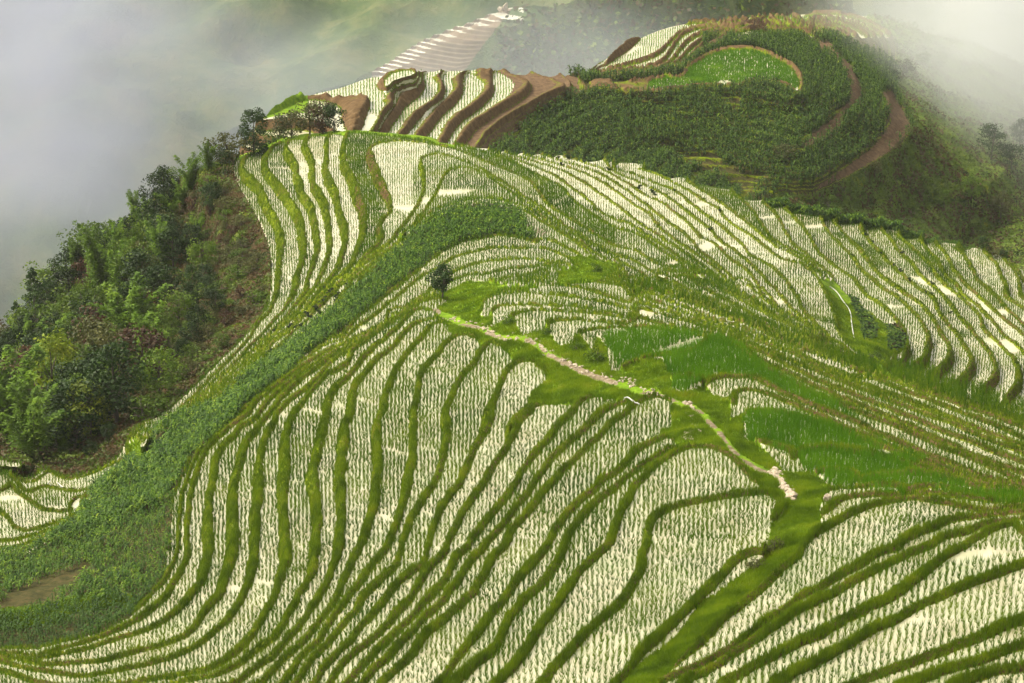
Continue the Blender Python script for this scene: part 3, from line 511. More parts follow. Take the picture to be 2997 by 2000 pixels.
# ---------------------------------------------------------------- leaf materials
def leafmat(key,name,stops,scale=0.6,trans=0.35,extra=None,rough=0.6):
    m,nt,b=mat(name); M[key]=m; c,f=noise_ramp(nt,scale,stops,3)
    oi=nd(nt,'ShaderNodeObjectInfo'); hsv=nd(nt,'ShaderNodeHueSaturation'); mr=nd(nt,'ShaderNodeMapRange')
    nt.links.new(oi.outputs['Random'],mr.inputs[0]); mr.inputs['To Min'].default_value=0.75; mr.inputs['To Max'].default_value=1.25
    nt.links.new(mr.outputs[0],hsv.inputs['Value']); nt.links.new(c,hsv.inputs['Color'])
    nt.links.new(hsv.outputs[0],b.inputs['Base Color']); b.inputs['Roughness'].default_value=rough; b.inputs['Specular IOR Level'].default_value=0.25
    tr=nd(nt,'ShaderNodeBsdfTranslucent'); nt.links.new(hsv.outputs[0],tr.inputs[0]); mx=nd(nt,'ShaderNodeMixShader'); mx.inputs[0].default_value=trans
    nt.links.new(b.outputs[0],mx.inputs[1]); nt.links.new(tr.outputs[0],mx.inputs[2]); nt.links.new(mx.outputs[0],nt.nodes['Material Output'].inputs[0])
    return m
leafmat('rice','rice_leaf',[(0.3,(0.045,0.115,0.002)),(0.5,(0.095,0.190,0.003)),(0.7,(0.180,0.270,0.006))],0.22,0.45)
leafmat('ricel','lush_rice_leaf',[(0.3,(0.055,0.150,0.003)),(0.55,(0.09,0.21,0.004)),(0.75,(0.15,0.28,0.008))],0.3,0.4)
leafmat('tuft','grass_blade',[(0.25,(0.05,0.09,0.003)),(0.45,(0.11,0.18,0.004)),(0.6,(0.18,0.26,0.006)),(0.8,(0.27,0.29,0.015))],0.5,0.35)
leafmat('corn','corn_leaf',[(0.34,(0.010,0.030,0.003)),(0.48,(0.032,0.080,0.004)),(0.60,(0.085,0.155,0.007)),(0.76,(0.24,0.30,0.02))],1.6,0.35,rough=0.6)
# ---------------------------------------------------------------- young rice
def seed_points(hill):
    out=[]
    d0,d1=(77,330) if hill=='A' else (320,480)
    bl=[]; d=d0
    while d<d1: bl.append((d,d*1.09)); d*=1.09
    E=EXH[hill]; amin,amax=R(-13.6),R(13.6)
    for bi,(a,b) in enumerate(bl):
        sp=(0.28 if a<92 else 0.235) if hill=='A' else 0.42
        if a>215 and hill=='A': sp=0.25
        along=(0.19 if a<150 else 0.24) if hill=='A' else 0.5
        rm=0.5*(a+b); naz=int((amax-amin)*rm/sp); az=amin+(np.arange(naz)+hsh(np.array([bi]),np.array([3]))[0])*sp/rm
        rows=int((b*1.12-a)/along); dd=a+np.arange(rows)*along
        AZ,DD=np.meshgrid(az,dd,indexing='ij'); AZ=AZ.ravel();DD=DD.ravel()
        # wavy changeover between the blocks of rows
        xw=AZ*rm; lo=a*(1+0.045*(fbm(xw,xw*0+bi*7,9,41,2)+0.4)); hi=a*1.09*(1+0.045*(fbm(xw,xw*0+(bi+1)*7,9,41,2)+0.4))
        k=(DD>=lo)&(DD<hi); AZ=AZ[k];DD=DD[k]
        lean=0.035*np.clip(-AZ/R(12),0,1)
        az2=AZ+(0.10*fbm(AZ*rm,DD,5,51,2)+lean*(DD-a)*1.0*0.3+np.random.normal(0,0.03,len(AZ)))/rm
        d2=DD+np.random.normal(0,0.05,len(DD))
        ok,r,c=to_rc(hill,az2,d2)
        f=smp(E['f'],r,c,True);i=smp(E['i'],r,c,True);cl=smp(E['cls'],r,c,True);e=smp(E['e'],r,c,True)
        # keep plants clear of bunds and banks
        cl2=smp(E['cls'],np.clip(r+1,0,E['X'].shape[0]-1.01),c,True); bd=smp(E['bund'],r,c,True)
        vis=smp(E['V'],r,c)<2060
        ok&=(cl==0)&(cl2==0)&(bd<=0)&(e<=0)&vis&(np.random.rand(len(r))>0.05)
        r=r[ok];c=c[ok];i=i[ok]; z=zs(i,hill)
        zf=E['zf']; g=lambda n:(smp(zf[n],r,c)>0.5) if n in zf else np.zeros(len(r),bool)
        lush=g('lush1')|g('lush2')|g('lush3'); mid=(g('mid1')|g('mid2')|g('mid3')|g('mid4')|g('mid5'))*1.0-(g('white1')|g('white2')|g('white3')|g('white4'))*1.0
        if hill=='B': lush=(i>-9.5)&(smp(E['U'],r,c)>1900)&(smp(E['V'],r,c)>125); mid=(~lush)*1.0
        out.append(np.stack([d2[ok]*np.sin(az2[ok]),d2[ok]*np.cos(az2[ok]),z,i,lush*1.0,mid*1.0,d2[ok]],1))
    return np.vstack(out)
def blades(P,h,w,spread,nb,segs=1):
    """nb thin upright triangles per point"""
    n=len(P); ang=np.random.rand(n,nb)*2*np.pi; sp=spread[:,None]*(0.3+np.random.rand(n,nb)); hh=h[:,None]*(0.7+0.5*np.random.rand(n,nb))
    bx=P[:,0:1]+np.cos(ang)*0.015; by=P[:,1:2]+np.sin(ang)*0.015; ba=np.random.rand(n,nb)*np.pi
    wx=np.cos(ba)*w[:,None]*0.5; wy=np.sin(ba)*w[:,None]*0.5*0.6
    V=np.empty((n,nb,3,3)); V[:,:,0,0]=bx-wx;V[:,:,0,1]=by-wy;V[:,:,0,2]=P[:,2:3]-0.03
    V[:,:,1,0]=bx+wx;V[:,:,1,1]=by+wy;V[:,:,1,2]=P[:,2:3]-0.03
    V[:,:,2,0]=bx+np.cos(ang)*sp;V[:,:,2,1]=by+np.sin(ang)*sp;V[:,:,2,2]=P[:,2:3]+hh
    return V.reshape(-1,3),np.arange(n*nb*3).reshape(-1,3)
S=seed_points('A'); print('rice A',len(S))
d=S[:,6]; hp=hsh(S[:,3],S[:,3]*0,17); lv=hsh(S[:,3],np.floor(S[:,0]/25),23)
patch=fbm(S[:,0],S[:,1],6,61,3)
hgt=0.30+0.07*hp+0.10*patch+0.08*S[:,5]+0.16*S[:,4]
drop=(np.random.rand(len(S))<np.clip(0.02-0.22*patch-0.12*np.minimum(S[:,5],0),0,0.5)*(1-S[:,4]))
near=np.argsort(d+1000*(np.abs(np.arctan2(S[:,0],S[:,1]))>R(11.8))+1000*drop)[:300]
isn=np.zeros(len(S),bool); isn[near]=True
Vs=[];Fs=[];nv=0
lush=S[:,4]>0
for lo,hi,nb,ww in ((70,110,8,0.030),(110,150,7,0.038),(150,200,6,0.047),(200,340,5,0.056)):
    k=(d>=lo)&(d<hi)&~isn&~drop&~lush
    V,F=blades(S[k][:,:3],hgt[k],np.full(k.sum(),ww)*(0.85+0.3*hp[k]+0.35*S[k][:,5]),0.14+0.05*S[k][:,5],nb); Vs.append(V);Fs.append(F+nv);nv+=len(V)
link('rice_seedlings',new_mesh('rice_seedlings',np.vstack(Vs),np.vstack(Fs),M['rice']),'stuff','thin rows of young green rice standing in the flooded terraces','young rice')
k=lush; P2=S[k][:,:3]; P2=np.vstack([P2,P2+np.random.normal(0,0.09,P2.shape)*(1,1,0)]); h2=np.concatenate([hgt[k]]*2)
V,F=blades(P2,h2*1.15,np.full(len(P2),0.05),np.full(len(P2),0.16),5)
link('lush_rice',new_mesh('lush_rice',V,F,M['ricel']),'stuff','dense deep green rice filling the paddies right of the path','lush rice')
# the nearest plants one by one
tmpl=[]
for t in range(6):
    V,F=blades(np.zeros((1,3)),np.array([0.29]),np.array([0.026]),np.array([0.13]),7); tmpl.append(new_mesh('rice_plant',V,F,M['rice']))
for n_,q in enumerate(near):
    o=link('rice_plant',tmpl[n_%6],None,'young rice plant in the flooded paddies along the bottom right edge','rice plant','rice plants in the nearest paddies')
    o.location=S[q,:3]; o.rotation_euler.z=n_*1.7; s_=0.9+0.3*random.random(); o.scale=(s_,s_,s_*hgt[q]/0.29)
SB=seed_points('B'); ex=SB[SB[:,4]>0]; SB=np.vstack([SB]+[ex+np.random.normal(0,0.16,ex.shape)*(1,1,0,0,0,0,0) for _ in range(2)]); print('rice B',len(SB))
V,F=blades(SB[:,:3],0.33+0.12*SB[:,4],np.full(len(SB),0.11)*(1+0.7*SB[:,4]),np.full(len(SB),0.15),3)
link('distant_rice',new_mesh('distant_rice',V,F,M['ricel']),'stuff','rows of rice on the terraces of the hill behind','young rice')
# ---------------------------------------------------------------- grass on bunds, banks and verges
def tufts(hill,n,classes,vmax=2050,dmax=235,seed=1):
    E=EXH[hill]; rs=np.random.RandomState(seed); nr,nc=E['X'].shape
    w=np.isin(E['cls'],classes)&(E['V']<vmax)&(E['U']>-60)&(E['U']<3060)&(np.hypot(E['X'],E['Y'])<dmax)
    idx=np.flatnonzero(w.ravel()); pick=rs.choice(idx,n); r=np.clip(pick//nc+rs.rand(n)-0.5,0,nr-1.01);c=np.clip(pick%nc+rs.rand(n)-0.5,0,nc-1.01)
    return np.stack([smp(E['X'],r,c),smp(E['Y'],r,c),smp(E['z'],r,c)],1),smp(E['cls'],r,c,True),np.hypot(smp(E['X'],r,c),smp(E['Y'],r,c)),r,c
P,cl,dd,r,c=tufts('A',230000,[1],dmax=300)
pn=fbm(P[:,0],P[:,1],3,71,2)
V,F=blades(P,0.12+0.2*np.clip(pn+0.5,0,1),0.012+dd*0.00022,np.full(len(P),0.07),3)
link('bund_grass',new_mesh('bund_grass',V,F,M['tuft']),'stuff','short rough grass growing on the terrace banks','grass')
P,cl,dd,r,c=tufts('A',60000,[4],seed=5)
zfp=smp(EXH['A']['zf']['path'],r,c); P=P[zfp<0.35]; dd=dd[zfp<0.35]
pn=fbm(P[:,0],P[:,1],1.5,73,3)
V,F=blades(P,0.14+0.16*np.clip(pn+0.5,0,1),0.015+dd*0.00026,np.full(len(P),0.12),4)
link('verge_grass',new_mesh('verge_grass',V,F,M['tuft']),'stuff','bright green grass on the mounds beside the stony path','grass')
# ---------------------------------------------------------------- corn
def corn_template(rs,nl,h,segs,wid=0.115):
    """stalk plus arching leaves -> V, quads"""
    V=[];F=[]
    def quadstrip(pts,ws,side):
        b=len(V)
        for p,w_ in zip(pts,ws): V.append(p-side*w_/2);V.append(p+side*w_/2)
        for k in range(len(pts)-1): F.append((b+2*k,b+2*k+1,b+2*k+3,b+2*k+2))
    for a in (0,1.57): quadstrip([np.array([0,0,0.]),np.array([0.02,0.01,h*0.55]),np.array([0.03,0.02,h*0.95])],[0.05,0.04,0.02],np.array([math.cos(a),math.sin(a),0]))
    for k in range(nl):
        z0=h*(0.15+0.7*k/nl); a=k*2.6+rs.rand()*0.9; L=h*(0.36+0.22*rs.rand())*(1.1-0.3*k/nl); d_=np.array([math.cos(a),math.sin(a),0]); side=np.array([-math.sin(a),math.cos(a),0])
        pts=[];ws=[]
        for s in range(segs+1):
            t=s/segs; pts.append(np.array([0,0,z0])+d_*L*(0.95*t)+np.array([0,0,L*(1.25*t-1.35*t*t+0.15*rs.rand())])); ws.append(wid*(1.1-t)*(0.6 if s==0 else 1.15)+0.008)
        quadstrip(pts,ws,side)
    return np.array(V),np.array(F)
def scatter(temps,P,rot,sc,which=None,tilt=0):
    Vs=[];Fs=[];nv=0
    which=np.random.randint(0,len(temps),len(P)) if which is None else which
    for t,(V,F) in enumerate(temps):
        k=which==t
        if not k.any(): continue
        p=P[k];a=rot[k];s=sc[k]; ca=np.cos(a)[:,None];sa=np.sin(a)[:,None]
        X=(V[None,:,0]*ca-V[None,:,1]*sa)*s[:,None]+p[:,0:1];Y=(V[None,:,0]*sa+V[None,:,1]*ca)*s[:,None]+p[:,1:2];Z=V[None,:,2]*s[:,None]+p[:,2:3]
        if tilt: 
            tx=np.random.normal(0,tilt,(len(p),1)); X=X+V[None,:,2]*s[:,None]*tx
        VV=np.stack([X,Y,Z],-1).reshape(-1,3); FF=(F[None]+np.arange(len(p))[:,None,None]*len(V)).reshape(-1,F.shape[1])
        Vs.append(VV);Fs.append(FF+nv);nv+=len(VV)
    return np.vstack(Vs),np.vstack(Fs)
rs=np.random.RandomState(11)
cornN=[corn_template(rs,8,1.0,3) for _ in range(6)]; cornF=[corn_template(rs,6,1.0,2,0.13) for _ in range(6)]
def grid_points(hill,sx,sy,d0,d1,test,jit=0.25):
    az=[];ds=[]
    d=d0
    while d<d1:
        n=int(R(29)*d/sx); az.append(R(-14.5)+(np.arange(n)+0.5*(len(az)%2))*sx/d); ds.append(np.full(n,d)); d+=sy
    az=np.concatenate(az);ds=np.concatenate(ds); az=az+np.random.normal(0,jit*sx,len(az))/ds; ds=ds+np.random.normal(0,jit*sy,len(ds))
    ok,r,c=to_rc(hill,az,ds); E=EXH[hill]; ok&=test(E,r,c)
    r=r[ok];c=c[ok]; return np.stack([smp(E['X'],r,c),smp(E['Y'],r,c),smp(E['z'],r,c)],1),r,c
def t1(E,r,c):
    x=smp(E['X'],r,c);y=smp(E['Y'],r,c)
    soil=smp(E['zf']['soil'],r,c); gap=fbm(x,y,5,81,3)
    return (smp(E['zf']['corn'],r,c)>0.5)&(gap>-0.6+0.62*(soil>0.5))&(np.random.rand(len(r))>0.1)
P,r,c=grid_points('A',0.40,0.40,110,262,t1); print('corn A',len(P))
dC=np.hypot(P[:,0],P[:,1]); vis=(smp(EXH['A']['U'],r,c)>-10)&(smp(EXH['A']['V'],r,c)<2005)
hC=(1.05+0.35*fbm(P[:,0],P[:,1],7,83,2))*(0.8+0.4*np.random.rand(len(P)))*(0.75+0.25*(dC>155))
order=np.argsort(dC+1000*~vis)[:300]; ind=np.zeros(len(P),bool); ind[order]=True
k=~ind&(dC<190); V,F=scatter(cornN,P[k],np.random.rand(k.sum())*6.28,hC[k],tilt=0.1); V2,F2=scatter(cornF,P[~ind&~k],np.random.rand((~ind&~k).sum())*6.28,hC[~ind&~k],tilt=0.1)
link('corn_crop',new_mesh('corn_crop',np.vstack([V,V2]),np.vstack([F,F2+len(V)]),M['corn']),'stuff','thick band of green corn running down the valley side','corn')
cm=[new_mesh('corn_plant',v_,f_,M['corn']) for v_,f_ in cornN]
for n_,q in enumerate(order):
    o=link('corn_plant',cm[n_%6],None,'arching green corn plant in the near part of the corn field at lower left','corn plant','corn plants nearest the lower left terraces')
    o.location=P[q]; o.rotation_euler=(random.uniform(-.1,.1),random.uniform(-.1,.1),n_*2.3); s_=hC[q]; o.scale=(s_,s_,s_)
def t2(E,r,c):
    q=smp(E['q'],r,c);U=smp(E['U'],r,c);V_=smp(E['V'],r,c); cl=smp(E['cls'],r,c,True); x=smp(E['X'],r,c);y=smp(E['Y'],r,c)
    return (cl==2)&(q>-26)&(fbm(x,y,6,85,3)>-0.45)&(smp(E['f'],r,c,True)<0.72)
PB,rB,cB=grid_points('B',0.62,0.5,325,440,t2,0.3); print('corn B',len(PB))
V,F=scatter(cornF,PB,np.random.rand(len(PB))*6.28,1.5+0.7*np.random.rand(len(PB)),tilt=0.1)
link('knoll_corn',new_mesh('knoll_corn',V,F,M['corn']),'stuff','corn growing in rows on the slope of the hill behind','corn')
# corn row along the far right crest, the patch in front of it is stuff too
us=np.arange(2245,2850,2.6); PP=[]
for row in range(3):
    u=us+np.random.normal(0,1.5,len(us)); x,y,z=ground_at('A',u,skyline(u,SKA)+4); s=0.8+row*0.8; a=np.arctan2(x,y)
    PP.append(np.stack([x+np.sin(a)*s,y+np.cos(a)*s,z-0.35*s-0.1],1))
PP=np.vstack(PP); V,F=scatter(cornF,PP,np.random.rand(len(PP))*6.28,1.5*np.clip(0.75+0.5*np.random.rand(len(PP)),0,2)*np.tile(np.clip((2880-us)/250,0.45,1),3),tilt=0.08)
link('crest_corn',new_mesh('crest_corn',V,F,M['corn']),'stuff','dark corn row standing along the right crest','corn')
# low leafy vegetable beds in the gully
def t3(E,r,c): return (smp(E['zf']['cabbage'],r,c)+smp(E['zf']['cabbage2'],r,c))>0.5
PV,_,_=grid_points('A',0.38,0.55,180,290,t3,0.2)
vt=[]
for k_ in range(4):
    V=[];F=[]
    for j in range(8):
        a=j*2.4+rs.rand(); L=0.16+0.1*rs.rand(); w_=0.09; d_=np.array([math.cos(a),math.sin(a),0]); s_=np.array([-math.sin(a),math.cos(a),0]); b=len(V)
        V+= [d_*0.02-s_*0.02,d_*0.02+s_*0.02,d_*L*.6+s_*w_+[0,0,.14],d_*L*.6-s_*w_+[0,0,.14]]; F.append((b,b+1,b+2,b+3))
        b=len(V); V+=[d_*L*.6-s_*w_+[0,0,.14],d_*L*.6+s_*w_+[0,0,.14],d_*L+s_*.03+[0,0,.10],d_*L-s_*.03+[0,0,.10]]; F.append((b,b+1,b+2,b+3))
    vt.append((np.array(V),np.array(F)))
V,F=scatter(vt,PV,np.random.rand(len(PV))*6.28,np.full(len(PV),1.3))
link('vegetable_beds',new_mesh('vegetable_beds',V,F,M['corn']),'stuff','dark leafy vegetables in short rows beside the gully','vegetables')
# ---------------------------------------------------------------- trees
def bark(key,name,c1,c2):
    m,nt,b=mat(name); c,f=noise_ramp(nt,4,[(0.3,c1),(0.7,c2)],4,stretch=(1,1,0.25)); nt.links.new(c,b.inputs['Base Color']); b.inputs['Roughness'].default_value=0.9; bump(nt,b,f,0.6,0.03); M[key]=m
bark('bark','tree_bark',(0.035,0.025,0.018),(0.10,0.08,0.06)); bark('culm','bamboo_culm',(0.06,0.09,0.02),(0.12,0.15,0.04))
leafmat('l_dark','dark_foliage',[(0.3,(0.005,0.018,0.003)),(0.55,(0.020,0.048,0.005)),(0.75,(0.055,0.10,0.008))],0.9,0.25)
leafmat('l_mid','green_foliage',[(0.3,(0.03,0.065,0.004)),(0.55,(0.085,0.145,0.006)),(0.75,(0.17,0.23,0.012))],0.9,0.3)
leafmat('l_olive','olive_foliage',[(0.3,(0.035,0.042,0.010)),(0.55,(0.075,0.080,0.018)),(0.75,(0.13,0.12,0.03))],0.9,0.3)
leafmat('l_yel','yellow_green_foliage',[(0.3,(0.05,0.09,0.005)),(0.55,(0.15,0.20,0.008)),(0.75,(0.30,0.32,0.02))],0.9,0.3)
leafmat('l_bam','bamboo_leaf',[(0.3,(0.05,0.11,0.006)),(0.55,(0.12,0.21,0.012)),(0.75,(0.20,0.30,0.02))],0.7,0.35)
leafmat('l_red','russet_foliage',[(0.3,(0.03,0.012,0.010)),(0.5,(0.075,0.035,0.018)),(0.75,(0.12,0.08,0.03))],0.9,0.25)
leafmat('l_scrub','undergrowth_leaf',[(0.28,(0.008,0.016,0.003)),(0.38,(0.035,0.060,0.004)),(0.46,(0.075,0.035,0.015)),(0.54,(0.050,0.080,0.005)),(0.64,(0.10,0.15,0.008)),(0.78,(0.22,0.22,0.012))],0.3,0.3)
def tube(pts,rad,n=6):
    V=[];F=[]
    pts=[np.array(p,float) for p in pts]
    for i,p in enumerate(pts):
        t=pts[min(i+1,len(pts)-1)]-pts[max(i-1,0)]; t=t/np.linalg.norm(t); a=np.cross(t,[0.3,0.9,0.2]); a/=np.linalg.norm(a); b=np.cross(t,a)
        for k in range(n): th=2*np.pi*k/n; V.append(p+(a*math.cos(th)+b*math.sin(th))*rad[i])
    for i in range(len(pts)-1):
        for k in range(n): F.append((i*n+k,i*n+(k+1)%n,(i+1)*n+(k+1)%n,(i+1)*n+k))
    return V,F
def join(parts):
    V=[];F=[]
    for v,f in parts:
        b=len(V); V+=list(v); F+=[tuple(i+b for i in q) for q in f]
    return np.array(V),np.array(F)
def leaf_cards(C,N,size,rs,aspect=0.55,up=0.35):
    """one small pointed quad at each centre C, facing roughly N"""
    n=len(C); r=rs.normal(0,0.6,(n,3)); nn=N+r; nn[:,2]+=up; nn/=np.linalg.norm(nn,axis=1)[:,None]
    t=np.cross(nn,rs.normal(0,1,(n,3))); t/=np.linalg.norm(t,axis=1)[:,None]; b=np.cross(nn,t)
    s=(size*(0.6+0.8*rs.rand(n)))[:,None] if np.ndim(size)==0 else size[:,None]
    V=np.stack([C-t*s*0.5,C+b*s*aspect*0.5,C+t*s*0.5,C-b*s*aspect*0.5],1).reshape(-1,3)
    return V,np.arange(n*4).reshape(-1,4)
def crown(rs,h,rad,z0,nclump,per,leaf,shape='round'):
    C=[];N=[]
    for k in range(nclump):
        while True:
            p=rs.uniform(-1,1,3)
            if np.linalg.norm(p)<1: break
        p=p/max(np.linalg.norm(p),1e-3)*(0.45+0.5*rs.rand())
        if shape=='cone':
            t=rs.rand()**1.2; a=rs.rand()*6.28; rr=rad*(1-t)**0.7*(0.75+0.25*rs.rand()); c=np.array([math.cos(a)*rr,math.sin(a)*rr,z0+(h-z0)*t]); cr=0.26*rad*(1.25-t*0.7)
        elif shape=='column':
            t=rs.rand(); a=rs.rand()*6.28; pr=math.sin(math.pi*(0.14+0.80*t))**0.6; rr=rad*pr*(0.72+0.22*rs.rand()); c=np.array([math.cos(a)*rr,math.sin(a)*rr,z0+(h-z0)*t]); cr=rad*(0.34)
        else:
            c=np.array([p[0]*rad,p[1]*rad,z0+(h-z0)*(0.5+0.5*p[2])]); cr=rad*(0.22+0.20*rs.rand())
        q=rs.normal(0,1,(per,3)); q/=np.linalg.norm(q,axis=1)[:,None]; q*= (0.55+0.45*rs.rand(per,1)**0.5)
        q[:,2]*=0.75
        C.append(c+q*cr); N.append(q)
    return leaf_cards(np.vstack(C),np.vstack(N),leaf,rs)
def broad_tree(seed,h=6,rad=2.2,trunk=0.35,nclump=34,per=46,leaf=0.24,shape='round',stem=0.13):
    rs=np.random.RandomState(seed); parts=[]
    top=np.array([rs.normal(0,.2),rs.normal(0,.2),h*0.82]); mid=np.array([rs.normal(0,.15),rs.normal(0,.15),h*trunk])
    parts.append(tube([[0,0,-0.8],[0,0,0],mid,top],[stem*1.3,stem,stem*0.75,stem*0.25]))
    for k in range(6):
        a=rs.rand()*6.28; z=h*(trunk+0.08*k); e=np.array([math.cos(a)*rad*0.7,math.sin(a)*rad*0.7,z+h*0.18]); b=mid+(top-mid)*(0.12*k)
        parts.append(tube([b,(b+e)/2+[0,0,0.15],e],[stem*0.45,stem*0.3,stem*0.12],5))
    T=join(parts); Cn=crown(rs,h,rad,h*trunk*0.85,nclump,per,leaf,shape)
    return T,Cn
def bamboo(seed,h=7,nc=9,spread=1.3,leaf=0.3):
    rs=np.random.RandomState(seed); parts=[];C=[];N=[]
    for k in range(nc):
        a=rs.rand()*6.28; r0=rs.rand()*0.5; L=h*(0.7+0.35*rs.rand()); lean=spread*(0.35+0.9*rs.rand()); pts=[]
        for t in np.linspace(0,1,8):
            pts.append([math.cos(a)*(r0+lean*t**2.4),math.sin(a)*(r0+lean*t**2.4),L*(t-0.10*t**4)])
        parts.append(tube(pts,[0.05*(1-0.85*t) for t in np.linspace(0,1,8)],4)); pts=np.array(pts)
        for t in np.linspace(0.22,1.0,26):
            x=t*7; i=min(int(x),6); p=pts[i]+(pts[i+1]-pts[i])*(x-i); fl=0.75*(1.15-t)+0.16
            for j in range(4):
                b=rs.rand()*6.28; m=5; s=np.linspace(0.2,1,m)[:,None]; d_=np.array([math.cos(b),math.sin(b),0])
                C.append(p+d_*fl*s+np.array([0,0,1])*(fl*(0.35*s-0.75*s*s))+rs.normal(0,.04,(m,3))); N.append(np.tile([0,0,1.],(m,1)))
    V,F=leaf_cards(np.vstack(C),np.vstack(N),leaf,rs,0.32,0.3)
    return join(parts),(V,F)
PROTO={}
def proto(key,gen,leafkey,barkkey='bark'):
    T,Cn=gen; PROTO[key]=(new_mesh('trunk',T[0],T[1],M[barkkey],smooth=True),new_mesh('crown',Cn[0],Cn[1],M[leafkey]))
for k in range(3): proto('broad%d'%k,broad_tree(20+k,6,2.3,0.25,40,50,0.26),'l_mid')
for k in range(3): proto('dark%d'%k,broad_tree(30+k,6,2.1,0.22,40,50,0.26),'l_dark')
for k in range(2): proto('olive%d'%k,broad_tree(40+k,5.5,2.2,0.25,36,50,0.26),'l_olive')
proto('yellow0',broad_tree(50,7,1.9,0.25,46,50,0.26,'column'),'l_yel'); proto('red0',broad_tree(52,5,2.0,0.2,34,46,0.26),'l_red')
proto('cone0',broad_tree(60,7,1.9,0.1,60,60,0.22,'cone'),'l_dark'); proto('column0',broad_tree(61,4.6,1.25,0.08,60,70,0.17,'column',0.11),'l_dark')
for k in range(3): proto('bamboo%d'%k,bamboo(70+k,7,9,1.7),'l_bam','culm')
for k in range(2): proto('bush%d'%k,broad_tree(80+k,2.4,1.5,0.08,22,44,0.2),'l_mid'); proto('obush%d'%k,broad_tree(85+k,2.4,1.6,0.08,22,44,0.2),'l_olive')
lt=broad_tree(91,3.1,1.0,0.24,44,52,0.15,'round',0.08); proto('lone0',lt,'l_dark')
WORDS={'broad':'round leafy green','dark':'dark shadowy','olive':'dull olive','yellow':'tall yellow-topped','red':'russet brown','cone':'dark pointed','column':'dense dark columnar','bamboo':'feathery arching','bush':'low green','obush':'low olive','lone':'small dark'}
NOUN={'bamboo':'bamboo_clump','bush':'bush','obush':'bush','cone':'conifer_tree','column':'conifer_tree'}
SEEN={}
def tree(key,x,y,z,h,label,group='trees of the wooded slope',rz=None,wide=1.0,tm=None):
    kind=key.rstrip('0123456789'); hh={'broad':6,'dark':6,'olive':5.5,'yellow':7,'red':5,'cone':7,'column':4.6,'bamboo':7,'bush':2.4,'obush':2.4,'lone':3.1}[kind]
    nm=NOUN.get(kind,'tree'); o=link(nm,None,None,label,'bamboo' if kind=='bamboo' else ('bush' if 'bush' in kind else 'tree'),group)
    h=h*(1.3 if group and 'wooded' in group and z<130 and 'shrub' not in label and kind!='column' else 1.0); s=h/hh; o.location=(x,y,z); o.scale=(s*wide,s*wide,s); o.rotation_euler.z=random.random()*6.28 if rz is None else rz
    link('trunk' if kind!='bamboo' else 'culm',PROTO[key][0],parent=o); c=link('crown' if kind!='bamboo' else 'foliage',PROTO[key][1],parent=o)
    return o
def crest(u,back=0.0,dz=-0.1):
    x,y,z=ground_at('A',u,skyline(np.array([float(u)]),SKA)+6); a=math.atan2(x[0],y[0]); return x[0]+math.sin(a)*back,y[0]+math.cos(a)*back,z[0]-0.6*back+dz
